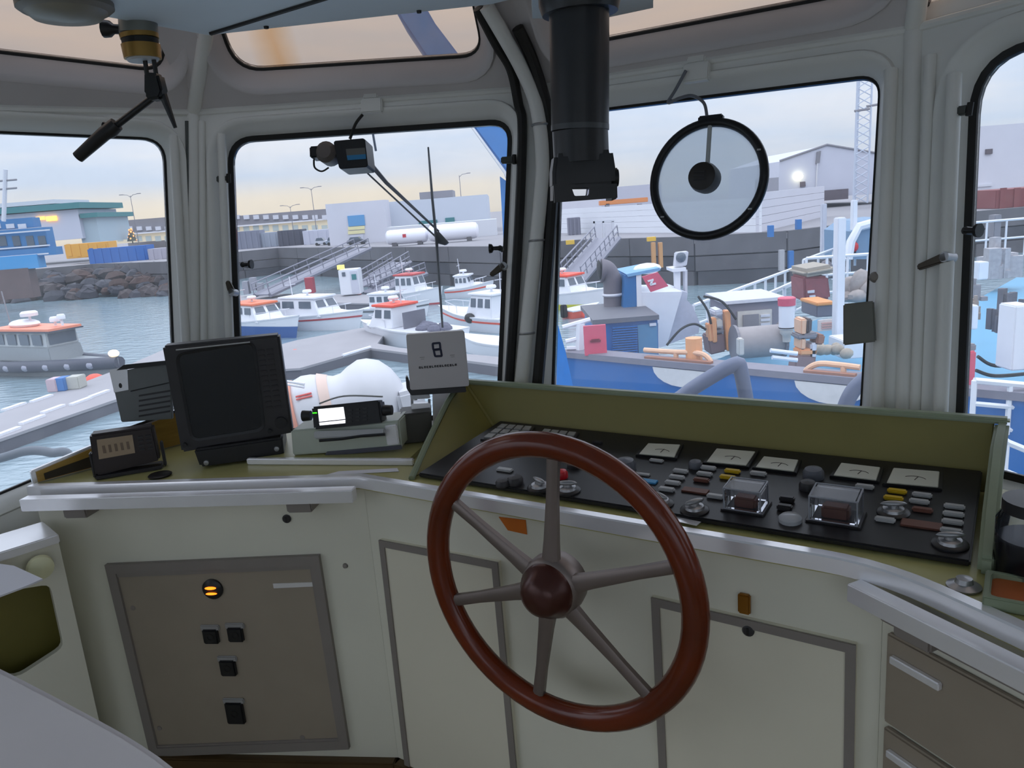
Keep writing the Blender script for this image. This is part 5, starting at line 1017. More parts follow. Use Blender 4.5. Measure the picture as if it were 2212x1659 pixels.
# --- small boats
def hull_mesh(L_, W, fs, fb, z0, flare=.82, n=11, ztop=None):
    Ls = []
    for i in range(n):
        t = i/(n-1); w = W*(.80+.2*math.sin(math.pi*min(t*1.3, 1)))*(1 if t < .45 else max(.015, math.cos((t-.45)/.55*math.pi/2)**.75))
        sh = fs+(fb-fs)*t**2; x = t*L_
        Ls.append((x, w, sh))
    return Ls
stripe_m = {}
def boat(lab, st, bw, W, fs, fb, cab, hullc=None, lowc=None, roofc=None, stripec=None, deckc=None, nwin=3, radar=True, mastz=1.6, extra=None, low=.28, slope=.12):
    a, b_ = atz(*st, ZW), atz(*bw, ZW); d = b_-a; F = Fr(a, d, (0, 0, 1)); L_ = d.length; t = thing('motor_boat', lab, 'boat', F)
    hullc = hullc or white; deckc = deckc or mat('deck_pale', (196, 198, 204), .5)
    S_ = hull_mesh(L_, W, fs, fb, 0)
    def lp(f0, g0, f1, g1, zf): return None
    zl = low
    def section(x, w, sh, za, zb):  # band of hull between heights za..zb (za may be below water)
        k = lambda z: w*(.70+.30*max(0, min(1, (z+.3)/(sh+.3)))); r = x + (.10*L_*max(0, x/L_-.55)/.45*0)
        return k(za), k(zb)
    def band(za_f, zb_f, m, nm, out=0.):
        Ls = []
        for i, (x, w, sh) in enumerate(S_):
            za, zb = za_f(sh), zb_f(sh); ka, kb = section(x, w, sh, za, zb); rk = .07*L_*max(0, x/L_-.5)*2; xa = x + rk*za/fb; xb = x + rk*zb/fb
            Ls.append([V((xa, -ka-out, za)), V((xb, -kb-out, zb)), V((xb, kb+out, zb)), V((xa, ka+out, za))])
        return B().loops(Ls).build(nm, m, t, smooth=True, ang=.5)
    band(lambda s: -.25, lambda s: zl, lowc or hullc, 'hull_bottom'); band(lambda s: zl, lambda s: s, hullc, 'hull')
    band(lambda s: s-.02, lambda s: s+.07, mat('gunwale', (212, 214, 220), .4), 'gunwale', .04)
    if stripec: band(lambda s: s*.66+.02, lambda s: s*.66+.14, stripec, 'stripe', .03)
    if cab:
        c0, c1, ch, cw = cab; x0, x1 = c0*L_, c1*L_; zb = fs+(fb-fs)*((c0+c1)/2)**2; w = W*cw; sl = slope*L_
        B().loops([[V((x0, -w, zb)), V((x1+sl*.4, -w, zb)), V((x1+sl*.4, w, zb)), V((x0, w, zb))], [V((x0, -w*.88, zb+ch)), V((x1-sl*.3, -w*.84, zb+ch)), V((x1-sl*.3, w*.84, zb+ch)), V((x0, w*.88, zb+ch))]]).build('cabin', white, t, bev=.05); cbn = t.children[-1]
        zt = zb+ch; rc = roofc or white
        B().mm((x0-.15, -w*.95, zt-.02), (x1-sl*.3+.25, w*.95, zt+.13)).build('roof', rc, t, bev=.04)
        Lc_ = x1-x0-sl*.2
        for s in (-1, 1):
            for i in range(nwin):
                u0 = x0+Lc_*(i+.16)/nwin; u1 = x0+Lc_*(i+.84)/nwin; B().prism([V((u0, s*w*.945, zb+ch*.48)), V((u1, s*w*.945, zb+ch*.48)), V((u1-.05, s*w*.90, zb+ch*.86)), V((u0, s*w*.90, zb+ch*.86))], -.02, .035, (0, s, 0)).build('window', dgl, cbn)
        xf = x1+sl*.4; xt = x1-sl*.3
        for s in (-.45, .45): 
            q = [V((xf+(xt-xf)*.5, s*w-w*.34, zb+ch*.5)), V((xf+(xt-xf)*.5, s*w+w*.34, zb+ch*.5)), V((xf+(xt-xf)*.88, s*w*.9+w*.3, zb+ch*.88)), V((xf+(xt-xf)*.88, s*w*.9-w*.3, zb+ch*.88))]; B().prism(q, .0, .03, (1, 0, .3)).build('windscreen', dgl, cbn)
        if radar: B().lathe([(0, 0), (.32, .01), (.36, .10), (.30, .22), (0, .25)], ((x0+x1)/2, 0, zt+.35), n=14).build('radar_dome', white, t, smooth=True); B().cyl(((x0+x1)/2, 0, zt+.1), ((x0+x1)/2, 0, zt+.4), .08, .08, 8).build('radar_post', white, t)
        B().tube([(x0+.3, 0, zt), (x0+.2, 0, zt+mastz)], .035, 6).build('mast', skyl, t); B().tube([(x0+.2, -.5, zt+mastz*.6), (x0+.2, .5, zt+mastz*.6)], .025, 5).build('mast_arm', skyl, t)
        # foredeck hump and bow rail
        B().ell((x1+(L_-x1)*.32, 0, zb+.05), ((L_-x1)*.45, W*.55, .42), 14, 8).build('foredeck', white, t, smooth=True)
        rl = [V((x, w_*.85*s, sh+.55)) for s in (-1, 1) for x, w_, sh in (S_[6:10] if s < 0 else S_[6:10][::-1])]
        B().tube(rl, .025, 5).build('bow_rail', skyl, t)
        for x, w_, sh in S_[6:10:2]:
            for s in (-1, 1): B().tube([(x, w_*.85*s, sh), (x, w_*.85*s, sh+.55)], .02, 5).build('rail_post', skyl, t)
    if extra: extra(t, L_, F)
    return t, F, L_
orr = mat('roof_orange', (222, 120, 80), .5); redl = mat('stripe_red', (176, 60, 66), .5); navyh = mat('hull_blue', (44, 88, 152), .45); ylh = mat('hull_yellow', (206, 206, 60), .5); redo = mat('sheer_orange', (226, 84, 60), .5); drk = mat('stripe_dark', (90, 96, 100), .5)
def outboard(t, L_, F):
    B().mm((-.45, -.2, .1), (-.05, .2, 1.0)).build('outboard_engine', gask, t, bev=.06)
boat('white fishing boat with a blue lower hull behind the monitor', (488, 715), (640, 730), 1.5, .95, 1.6, (.28, .66, 1.25, .78), lowc=navyh, roofc=orr, low=.85)
boat('white double ended boat with a thin red stripe and large cabin left of centre', (600, 706), (776, 712), 1.5, .95, 1.45, (.22, .66, 1.35, .8), stripec=redl, nwin=2)
boat('white sports cruiser with a dark side stripe below the quay tanks', (792, 684), (922, 682), 1.25, .7, 1.25, (.18, .56, 1.1, .8), stripec=drk)
boat('white cabin boat with a red roof line behind the cruiser', (850, 658), (952, 656), 1.35, 1.0, 1.5, (.22, .60, 1.6, .85), roofc=mat('roof_red', (196, 76, 74), .5), lowc=mat('boot_red', (176, 70, 76), .5), low=.14)
boat('small white boat with an orange sheer line and rails below the quay tanks', (968, 643), (1062, 638), 1.3, .8, 1.35, (.25, .55, 1.1, .8), stripec=redo)
def nets(t, L_, F):
    b = B(); random.seed(9)
    for i in range(10): b.ell((L_*random.uniform(.1, .42), random.uniform(-.7, .7), 1.05), (.5, .4, .35), 8, 5)
    b.build('net_heap', mat('net_grey', (96, 96, 112), .9, var=.2), t)
    B().box((L_*.42, 0, 1.5), (.1, 1.8, 1.2)).build('wheelhouse_back', mat('shade_grey', (104, 104, 116), .7), t)
boat('large white boat with an orange roof pointing left behind the emblem box', (985, 750), (797, 733), 1.6, .95, 1.25, (.52, .76, 1.35, .72), roofc=redo, extra=nets, nwin=2, radar=True)
boat('white boat with an orange stripe and dark fender near the pillar', (1110, 716), (962, 700), 1.5, .9, 1.3, (.10, .42, 1.5, .8), stripec=redo, extra=lambda t, L_, F: B().ell((L_*.38, 1.3, .9), (.5, .3, .35), 12, 8).build('fender', gask, t, smooth=True))
boat('white clinker dinghy moored right of the emblem box', (1125, 772), (1002, 757), 1.0, .7, .95, None)
boat('white boat with an orange roof line and yellow lower hull beside the dark funnel', (1150, 662), (1315, 668), 1.5, 1.05, 1.6, (.25, .62, 1.35, .8), lowc=ylh, roofc=redo, low=.42)
t, F, L_ = boat('orange inflatable dinghy with a dark outboard behind the blue ship', (1225, 688), (1290, 676), .8, .5, .7, None, hullc=mat('dinghy_orange', (214, 100, 84), .5), extra=outboard)
# patrol RIB at left
a, b_ = atz(-70, 795, ZW), atz(262, 812, ZW); F = Fr(a, b_-a, (0, 0, 1)); L_ = (b_-a).length
t = thing('patrol_boat', 'grey rigid inflatable patrol boat with an orange roof band at the left pontoon', 'boat', F)
tub = mat('rib_tube', (66, 70, 84), .55); gry = mat('patrol_grey', (136, 142, 146), .5)
Ls = hull_mesh(L_, 1.7, .8, 1.1, 0)
B().loops([[V((x, -w*.75, -.2)), V((x, -w*.85, sh)), V((x, w*.85, sh)), V((x, w*.75, -.2))] for x, w, sh in Ls]).build('hull', gry, t)
for s in (-1, 1):
    B().tube([V((x, s*w, sh*.75)) for x, w, sh in Ls], .36, 10).build('tube', tub, t, smooth=True)
    for i in range(1, 10): x, w, sh = Ls[i]; B().ell((x, s*(w+.1), sh*.72), (.42, .32, .26), 8, 6).build('fender', mat('fender_grey', (150, 152, 166), .6), t, smooth=True)
x0, x1 = L_*.36, L_*.68
B().loops([[V((x0, -1.15, .9)), V((x1+.5, -1.1, .9)), V((x1+.5, 1.1, .9)), V((x0, 1.15, .9))], [V((x0+.1, -1.1, 1.8)), V((x1+.35, -1.05, 1.8)), V((x1+.35, 1.05, 1.8)), V((x0+.1, 1.1, 1.8))]]).build('cabin_lower', gry, t, bev=.05)
B().loops([[V((x0+.1, -1.08, 1.8)), V((x1+.3, -1.02, 1.8)), V((x1+.3, 1.02, 1.8)), V((x0+.1, 1.08, 1.8))], [V((x0+.1, -1.0, 2.75)), V((x1+.3, -.95, 2.75)), V((x1+.3, .95, 2.75)), V((x0+.1, 1.0, 2.75))]]).build('cabin_upper', mat('cabin_light', (172, 176, 178), .5), t, bev=.04)
for s in (-1, 1):
    for i in range(4): u0 = x0+.3+(x1-x0)*i/4; u1 = u0+(x1-x0)/4*.7; B().mm((u0, s*1.07-.03, 1.95), (u1, s*1.07+.03, 2.6)).build('window', dgl, t)
B().mm((x1+.28, -.85, 1.95), (x1+.36, .85, 2.6)).build('windscreen', dgl, t)
B().prism([(x0-.5, -1.25), (x1+.9, -1.1), (x1+.9, 1.1), (x0-.5, 1.25)], 2.72, 2.80).build('roof_shade', tub, t); B().prism([(x0-.4, -1.2), (x1+.8, -1.05), (x1+.8, 1.05), (x0-.4, 1.2)], 2.80, 2.94).build('roof_band', mat('band_orange', (232, 142, 112), .5), t)
B().ell(((x0+x1)/2-.7, 0, 3.1), (1.3, .7, .3), 14, 8).build('roof_pod', white, t, smooth=True)
for x, z, r in (((x0+x1)/2, 3.6, .5), (x1-.1, 3.25, .28), (x1+.6, 3.4, .24)): B().lathe([(0, -.02), (r, 0), (r*1.02, .2), (r*.8, .3), (0, .32)], (x, 0, z), n=16).build('radar_dome', white, t, smooth=True); B().cyl((x, 0, 3.0), (x, 0, z), .08, .08, 8).build('radar_post', white, t)
B().tube([(x0+.4, 0, 3.0), (x0+.2, 0, 5.2)], .04, 6).build('mast', roofg, t); B().tube([(x0-2.5, -.9, 2.2), (x0, -.9, 2.6)], .05, 6).build('rail', tub, t); B().tube([(x0-2.5, .9, 2.2), (x0, .9, 2.6)], .05, 6).build('rail', tub, t)
B().ell((x0-1.4, 0, 1.2), (.9, .8, .6), 12, 8).build('engine_cover', mat('cover_blue', (62, 74, 104), .6), t, smooth=True)
B().ell((L_-.3, 0, 1.35), (.35, .3, .22), 10, 6).build('bow_light', mat('bow_lamp', (255, 232, 190), .4, emit=((255, 224, 170), 1.6)), t, smooth=True)
for x, y0, y1, m, nm, lab in ((128, 818, 846, MC['bollard_blue'], 'water_drum', 'blue drum on the left pontoon under the patrol boat'), (155, 815, 842, mat('crate_pale', (176, 176, 168), .6), 'storage_crate', 'pale grey crate on the left pontoon beside the blue drum'), (110, 820, 848, mat('post_pink', (190, 168, 176), .6), 'service_post', 'pale pink service post on the left pontoon beside the blue drum')):
    Y = atz(x, y1, EZ-7.4).y; bxY((x-(15 if 'crate' in nm else 11), y0, x+(15 if 'crate' in nm else 11), y1), Y, .8, m, nm, lab, 'crate' if 'crate' in nm else ('drum' if 'drum' in nm else 'post'), bev=.04)
fdk = struct(B().prism([(-1.7, 2.62), (-1.7, 4.3), (.3, 4.3), (1.75, 3.3), (1.25, 1.9), (.95, 1.95), (.1, 2.55), (-1.0, 2.7)], .30, .36).build('foredeck', mat('foredeck_grey', (120, 124, 128), .7)))
# --- life raft canister, pipes and cradle on our own foredeck
raft = mat('raft_white', (206, 206, 210), .4, var=.03, scale=3); F = FY(3.9)
a, b_ = F.at(622, 905), F.at(900, 845); FR_ = Fr((a.x, 3.9, a.y), V((b_.x-a.x, .12, b_.y-a.y)), V((-(b_.y-a.y), 0, b_.x-a.x))); L_ = (b_-a).length
t = thing('liferaft_canister', 'white double barrel liferaft canister with orange stripes outside the front left window', 'liferaft', FR_)
B().lathe([(0, 0), (.12, .0), (.18, .05), (.202, .12), (.198, .17), (.18, .23), (.162, .28), (.166, .32), (.19, .36), (.214, .42), (.21, .47), (.185, .53), (.13, .58), (.06, .615), (0, .62)], (0, 0, 0), (1, 0, 0), 28).build('shell', raft, t, smooth=True)
B().lathe([(.19, .20), (.196, .20), (.176, .25), (.17, .25)], (0, 0, 0), (1, 0, 0), 28).build('band', mat('band_peach', (222, 196, 182), .6), t, smooth=True)
B().lathe([(.15, .02), (.165, .02), (.194, .065), (.18, .065)], (0, 0, 0), (1, 0, 0), 28).build('orange_band', mat('raft_orange', (226, 150, 124), .6), t, smooth=True)
for k in (0, .016): 
    p = [V((x, -.204*math.cos(.62+k*5), .204*math.sin(.62+k*5))) for x in (.09, .17)]; B().tube(p, .005, 6).build('red_line', mat('raft_red', (220, 96, 90), .5), t)
B().mm((L_-.12, -.16, -.26), (L_+.02, .12, .02)).build('latch_block', raft, t, bev=.02)
B().mm((.08, -.16, -.30), (.16, .16, -.12)).build('cradle', white, t); B().mm((.48, -.18, -.30), (.56, .18, -.12)).build('cradle', white, t)
zc_ = FR_.loc((0, 3.9, .36)).z; B().mm((-.05, -.2, -.36), (L_+.05, .3, -.30)).build('cradle_shelf', white, t); B().mm((.2, -.1, zc_-.02), (.3, .1, -.36)).build('cradle_leg', white, t)
for k, y in enumerate((3.6, 3.75)): 
    F = FY(y); tag(B().tube([F.at(658, 830+k*6), F.at(560, 814+k*7), V((F.at(560, 814).x, .36, 0))], .008, 6).build('deck_rail', white, fr=F), ('upper', 'lower')[k]+' white deck rail left of the liferaft canister', 'rail')
pip = mat('davit_grey', (96, 104, 128), .45)
F = FY(3.2); tag(B().tube(curve([V((F.at(1440, 900).x-.02, .36, 0)), F.at(1440, 900), F.at(1480, 852), F.at(1540, 812), F.at(1588, 787), F.at(1600, 800), F.at(1618, 900)]), .032, 12).build('davit_pipe', pip, fr=F, smooth=True), 'blue grey bent davit pipe outside the front window at its centre', 'pipe')
F = FY(2.9); tag(B().tube(curve([V((F.at(1815, 930).x, .36, 0)), F.at(1815, 930), F.at(1825, 880), F.at(1850, 835), F.at(1900, 800)]), .030, 12).build('davit_pipe', pip, fr=F, smooth=True), 'blue grey davit pipe outside the front window at its right edge', 'pipe')
F = FY(2.9); tag(B().tube(curve([F.at(-120, 1020), F.at(0, 990), F.at(60, 974), F.at(110, 978), F.at(160, 1000), V((F.at(165, 1000).x, .36, 0))]), .018, 10).build('deck_rail', mat('rail_dark', (92, 100, 110), .5), fr=F, smooth=True), 'dark curved deck rail outside the left window', 'rail')
# --- blue ship lying across the bow
g = [atz(1170, 764, EZ-3.2), atz(1400, 786, EZ-3.2), atz(1700, 812, EZ-3.2), atz(2080, 850, EZ-3.2)]
ga, gb = V((g[1].x, g[1].y, 0)), V((g[3].x, g[3].y, 0)); gd = (gb-ga).normalized(); gn = V((gd.y, -gd.x, 0)); gn = gn if gn.y < 0 else -gn
FB = Fr(ga, gd, gn)    # local: x along gunwale, y up, z towards us
BSb = mat('bulwark_blue', (2, 94, 164), .4, var=.06, scale=.8); tdk = mat('teal_deck', (92, 150, 182), .6, var=.08, scale=.6); capg = mat('bulwark_cap', (120, 118, 130), .6)
SH = thing('blue_ship', 'blue hulled ship with a teal deck moored across the bow in front', 'ship', FB)
zt = EZ-3.2; B().mm((-2.2, ZW-.5, -.25), (14, zt, 0)).build('hull_side', BSb, SH); B().mm((-2.2, zt-.02, -.42), (14, zt+.10, .06)).build('bulwark_cap', capg, SH)
B().mm((-1.0, ZW, -11), (14, ZD, -.25)).build('deck', tdk, SH)
F = FY(12.3)
bw_ = [F.at(*p) for p in ((1205, 700), (1222, 760), (1252, 900), (1150, 900), (1150, 690))]
put(B().prism([(p.x, p.y) for p in bw_], -1.2, 0), 'bow_plate', mat('bright_blue', (20, 116, 196), .4), SH, F)
for x in (1470, 1795):
    p = FB.at(x, 796 if x < 1600 else 822, .02); b = B(); b.loops([[V((p.x+.60*math.cos(math.pi*i/10), zt-.04-.34*math.sin(math.pi*i/10), z)) for i in range(11)] for j, z in enumerate((0, .05))]).build('fairlead_plate', mat('plate_white', (206, 204, 204), .5), SH)
peach = mat('peach_pipe', (224, 180, 148), .5); rustp = mat('rust_strip', (150, 104, 84), .6)
def fair(pts, posts, low):
    b = [FB.at(x, y, -.2) for x, y in pts]; put(B().tube(curve(b), .05, 8), 'fairlead_rail', peach, SH, FB, smooth=True)
    for x, y in posts: p = FB.at(x, y, -.2); put(B().tube([p, V((p.x, zt, -.2))], .05, 8), 'rail_post', peach, SH, FB)
    a, b_ = FB.at(*low[0], -.1), FB.at(*low[1], -.1); put(B().mm((a.x, zt+.08, -.12), (b_.x, zt+.14, .0)), 'rubbing_strip', rustp, SH, FB)
fair(((1392, 756), (1450, 760), (1510, 763), (1532, 776), (1538, 795)), ((1460, 760),), ((1398, 785), (1540, 800)))
fair(((1738, 820), (1742, 800), (1768, 786), (1810, 788), (1858, 794)), ((1822, 790),), ((1740, 810), (1850, 822)))
orp = mat('orange_peach', (226, 160, 110), .5)
p = FB.at(1499, 752, -.3); put(B().cyl((p.x, zt+.1, -.3), (p.x, p.y+.2, -.3), .16, .16, 12), 'bollard', orp, SH, FB)
def on(rect, Y, d, m, name, lab, cat, bev=.02, group=None): return bxY(rect, Y, d, m, name, lab, cat, group, bev=bev)
# vent house, funnel, housings
EB = thing('engine_casing', 'blue louvred engine casing on the blue ship', 'casing', rootY((1292, 696, 1422, 775), 17.0))
bxY((1288, 694, 1422, 792), 17, 2.2, BSb, 'body', parent=EB); bxY((1378, 700, 1420, 775), 17, .05, mat('casing_teal', (70, 124, 160), .5), 'side_door', parent=EB, dy=-.04); bxY((1280, 686, 1424, 696), 16.9, 2.6, mat('casing_top', (98, 98, 106), .6), 'top', parent=EB)
for i in range(13): bxY((1322, 704+i*5.2, 1376, 707+i*5.2), 17, .08, BSb, 'louvre', parent=EB, dy=-.08)
bxY((1402, 697, 1416, 703), 17, .05, skyl, 'label_plate', parent=EB, dy=-.08)
pinkr = mat('sign_red', (206, 84, 108), .5)
SG = thing('sign_board', 'upright red sign board with small dark print at the blue casing', 'sign', rootY((1262, 703, 1310, 767), 15.6)); bxY((1262, 703, 1310, 767), 15.6, .08, pinkr, 'board', parent=SG)
for i, w in enumerate((9, 12, 11)): bxY((1286-w, 732+i*2.6, 1286+w, 733.4+i*2.6), 15.6, .02, mat('sign_print', (120, 50, 64), .6), 'print_line', parent=SG, dy=-.03)
bxY((1281, 767, 1290, 800), 15.65, .1, roofg, 'post', parent=SG)
# dark funnel with cowl
F = FY(19); FN = thing('ventilator_cowl', 'dark grey ventilator cowl tube standing on the blue casing', 'ventilator', F); fm = mat('funnel_grey', (104, 98, 106), .6, var=.08)
rr_ = abs(F.at(1344, 650).x-F.at(1304, 650).x)/2
put(B().tube(curve([F.at(1324, 690), F.at(1324, 640), F.at(1322, 605), F.at(1312, 586), F.at(1298, 584)]), [rr_*1.0]*14+[rr_*.98, rr_*.98, rr_*1.0, rr_*1.02, rr_*1.05, rr_*1.1, rr_*1.15, rr_*1.2, rr_*1.25, rr_*1.25, rr_*1.25], 18), 'cowl', fm, FN, F, smooth=True)
p = F.at(1324, 636); put(B().torus(p, rr_*1.02, .04, (0, 1, 0), 24, 6), 'ring', skyl, FN, F, smooth=True); p = F.at(1294, 583); put(B().ell(p, (.05, rr_*1.1, rr_*1.1), 12, 8), 'mouth', gask, FN, F)
# blue and white deckhouse
DH = thing('white_deckhouse', 'white sloping winch housing with a blue panel and lamp post on the ship', 'deckhouse', FY(18.5)); F = FY(18.5)
put(B().prism([(p.x, p.y) for p in quad(F, [(1346, 672), (1350, 595), (1374, 594), (1376, 650), (1380, 668)])], -1.5, 0), 'blue_panel', mat('panel_blue', (40, 106, 164), .5), DH, F); put(B().prism([(p.x, p.y) for p in quad(F, [(1374, 594), (1385, 590), (1386, 672), (1376, 672)])], -1.5, .02), 'corner_post', white, DH, F)
put(B().prism([(p.x, p.y) for p in quad(F, [(1352, 592), (1424, 578), (1426, 584), (1356, 598)])], -1.6, .05), 'top_plate', mat('top_blue', (110, 160, 200), .5), DH, F)
put(B().prism([(p.x, p.y) for p in quad(F, [(1346, 678), (1384, 656), (1386, 632), (1474, 630), (1440, 748), (1422, 750), (1422, 698), (1352, 690)])], -1.8, .0), 'housing', white, DH, F)
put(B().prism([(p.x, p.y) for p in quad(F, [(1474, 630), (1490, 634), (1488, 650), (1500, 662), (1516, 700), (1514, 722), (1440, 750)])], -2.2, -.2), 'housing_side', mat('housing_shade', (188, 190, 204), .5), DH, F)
p = F.at(1398, 580, -.6); put(B().ell(p, (.35, .14, .3), 12, 8), 'vent_cap', white, DH, F, smooth=True)
LP_ = thing('floodlight_post', 'white post with a floodlight box on the ship housing', 'floodlight', FY(19.3)); F = FY(19.3)
put(B().prism([(p.x, p.y) for p in quad(F, [(1458, 584), (1470, 583), (1470, 636), (1460, 636)])], -.2, 0), 'post', white, LP_, F); put(B().prism([(p.x, p.y) for p in quad(F, [(1479, 584), (1485, 583), (1485, 636), (1480, 636)])], -.2, 0), 'post', skyl, LP_, F); put(B().prism([(p.x, p.y) for p in quad(F, [(1450, 580), (1480, 577), (1480, 585), (1451, 587)])], -.6, .1), 'platform', white, LP_, F); put(B().prism([(p.x, p.y) for p in quad(F, [(1462, 546), (1488, 543), (1484, 574), (1459, 577)])], -.3, 0), 'lamp_box', skyl, LP_, F, bev=.02); p = F.at(1471, 556, .02); put(B().ell(p, (.13, .13, .06), 12, 6), 'lens', dgl, LP_, F)
F = FY(17.8); R2 = thing('tilted_sign', 'tilted red square plate with a white mark above the ship housing', 'sign', F)
put(B().prism([(p.x, p.y) for p in quad(F, [(1387, 598), (1421, 588), (1444, 618), (1406, 631)])], -.06, 0), 'plate', pinkr, R2, F)
for q in ([(1398, 606), (1411, 602), (1412, 606), (1400, 609)], [(1406, 607), (1411, 606), (1408, 614), (1403, 614)], [(1403, 614), (1416, 610), (1417, 614), (1405, 617)]): put(B().prism([(p.x, p.y) for p in quad(F, q)], 0, .02), 'white_mark', white, R2, F)
# white rails at left
RL = thing('white_guard_rail', 'white guard rail beside the upright red sign on the blue ship', 'rail', FY(16.2)); F = FY(16.2)
for a, b_ in (((1215, 707), (1275, 690)), ((1222, 738), (1254, 730)), ((1224, 752), (1262, 752)), ((1230, 766), (1260, 758)), ((1236, 792), (1286, 796))): put(B().tube([F.at(*a), F.at(*b_)], .05, 6), 'bar', white, RL, F)
put(B().tube([F.at(1254, 700), F.at(1252, 775)], .10, 6), 'stanchion', white, RL, F); put(B().tube([F.at(1270, 770), F.at(1272, 840)], .10, 6), 'stanchion', roofg, RL, F)
# gangway with white rails rising to the right
def railrun(lab, pts, Ya, Yb, drop, n, name='white_gangrail', r=.05, mids=(.5,)):
    t = thing(name, lab, 'rail', frz((0, 0, 0))); k = len(pts); P = [aty(x, y, Ya+(Yb-Ya)*i/(k-1)) for i, (x, y) in enumerate(pts)]
    B().tube(P, r, 6).build('top_rail', white, t)
    for m_ in mids: B().tube([p-V((0, 0, drop*m_)) for p in P], r*.8, 6).build('mid_rail', white, t)
    for i in range(n+1):
        u = i/n*(k-1); j = min(int(u), k-2); p = P[j].lerp(P[j+1], u-j); B().tube([p, p-V((0, 0, drop))], r*.8, 6).build('post', white, t)
    return t
railrun('white gangway rail rising to the right behind the ship housing', ((1498, 660), (1735, 572)), 21, 27, 1.1, 10, mids=(.5, 1.0))
railrun('lower white gangway rail in front of the rising one', ((1612, 655), (1740, 598)), 20.5, 24, .9, 5, mids=(.5, 1.0))
railrun('white stair rail climbing at the right of the front window', ((1735, 562), (1800, 538), (1836, 524), (1860, 492), (1900, 482)), 25, 26, 1.0, 8)
railrun('white guard rails of the far ship right of the white post', ((1742, 558), (1920, 546)), 23, 23, 1.6, 4, mids=(.33, .66))
on((1808, 470, 1826, 745), 17.5, .25, white, 'white_post', 'tall white stanchion post at the right of the front window', 'post'); on((1842, 432, 1852, 548), 24, .2, white, 'white_post', 'thin white mast post right of the white wall', 'post'); on((1776, 440, 1786, 560), 28, .2, mat('post_grey', (196, 196, 206), .5), 'white_post', 'pale grey mast post left of the white stanchion', 'post')
# machinery on the ship deck
G_ = thing('generator_box', 'grey generator housing with a pale control front on the ship deck', 'generator', rootY((1572, 652, 1688, 722), 18.4))
bxY((1572, 650, 1692, 730), 18.4, 1.6, mat('gen_grey', (126, 124, 136), .6), 'housing', parent=G_, bev=.03); bxY((1566, 646, 1698, 653), 18.3, 1.8, skyl, 'lid', parent=G_); bxY((1592, 670, 1665, 712), 18.4, .1, mat('gen_cream', (196, 192, 186), .5), 'front_panel', parent=G_, dy=-.08); bxY((1602, 678, 1636, 704), 18.4, .1, roofg, 'grille', parent=G_, dy=-.12)
for i in range(3): bxY((1640, 678+i*9, 1660, 683+i*9), 18.4, .1, skyl, 'switch_plate', parent=G_, dy=-.12)
F = FY(17.2); tkm = mat('drum_beige', (156, 150, 150), .7); a, b_ = F.at(1585, 742), F.at(1690, 742)
t = thing('net_drum', 'grey beige net drum lying on the ship deck under the generator', 'drum', frz((a.x, 17.2, a.y))); L_ = b_.x-a.x
B().lathe([(0, 0), (.30, 0), (.36, .06), (.36, L_-.06), (.30, L_), (0, L_)], (0, 0, 0), (1, 0, 0), 20).build('drum', tkm, t, smooth=True)
for k in (.02, .98): B().lathe([(.42, -.03), (.42, .03)], (L_*k, 0, 0), (1, 0, 0), 20).build('flange', roofg, t)
F = FY(16.8); t = thing('hydrostatic_canister', 'white upright canister with a red cap on the ship deck', 'canister', frz((F.at(1699, 738).x, 16.8, F.at(1699, 738).y))); r = abs(F.at(1716, 680).x-F.at(1683, 680).x)/2; h = F.at(1699, 642).y-F.at(1699, 738).y
B().lathe([(0, 0), (r*.5, 0), (r*.55, h*.14), (r*.85, h*.2), (r*.85, h*.3)], n=18).build('foot', mat('gen_cream', (196, 192, 186), .5), t, smooth=True); B().lathe([(r*.95, h*.3), (r, h*.3), (r, h*.82), (0, h*.82)], n=20).build('body', white, t, smooth=True); B().lathe([(r*1.1, h*.82), (r*1.14, h*.98), (r*1.0, h), (0, h)], n=20).build('cap', pinkr, t, smooth=True); B().lathe([(r*1.02, h*.31), (r*1.02, h*.335)], n=20).build('band', gask, t)
# winch with orange frames
WN = thing('deck_winch', 'orange framed deck winch with hoses beside the generator', 'winch', FY(17.6)); F = FY(17.6)
for q in ([(1566, 672), (1578, 671), (1582, 758), (1571, 759)], [(1536, 688), (1548, 687), (1550, 740), (1540, 741)], [(1528, 700), (1536, 700), (1540, 738), (1532, 738)]): put(B().prism([(p.x, p.y) for p in quad(F, q)], -.25, 0), 'frame', orp, WN, F, bev=.02)
for q, m in (([(1545, 672), (1562, 668), (1564, 682), (1546, 684)], skyl), ([(1546, 692), (1562, 690), (1564, 708), (1548, 710)], mat('gen_cream', (196, 192, 186), .5)), ([(1530, 728), (1566, 722), (1570, 760), (1536, 768)], mat('winch_brown', (130, 104, 104), .7)), ([(1544, 716), (1566, 712), (1566, 720), (1546, 722)], roofg)): put(B().prism([(p.x, p.y) for p in quad(F, q)], -.6, -.05), 'block', m, WN, F, bev=.03)
for pts in (((1584, 715), (1612, 716), (1640, 735), (1662, 757)), ((1440, 746), (1470, 712), (1500, 700), (1525, 712)), ((1508, 640), (1528, 670), (1536, 700)), ((1520, 640), (1560, 652), (1590, 690))): put(B().tube(curve([F.at(x, y, .1) for x, y in pts]), .03, 6), 'hose', gask, WN, F, smooth=True)
on((1596, 732, 1608, 768), 16.2, .2, mat('gen_cream', (196, 192, 186), .5), 'deck_post', 'cream hydrant post on the ship deck before the net drum', 'post')
W2 = thing('anchor_windlass', 'brown and orange windlass posts at the right of the ship deck', 'windlass', FY(15.6)); F = FY(15.6)
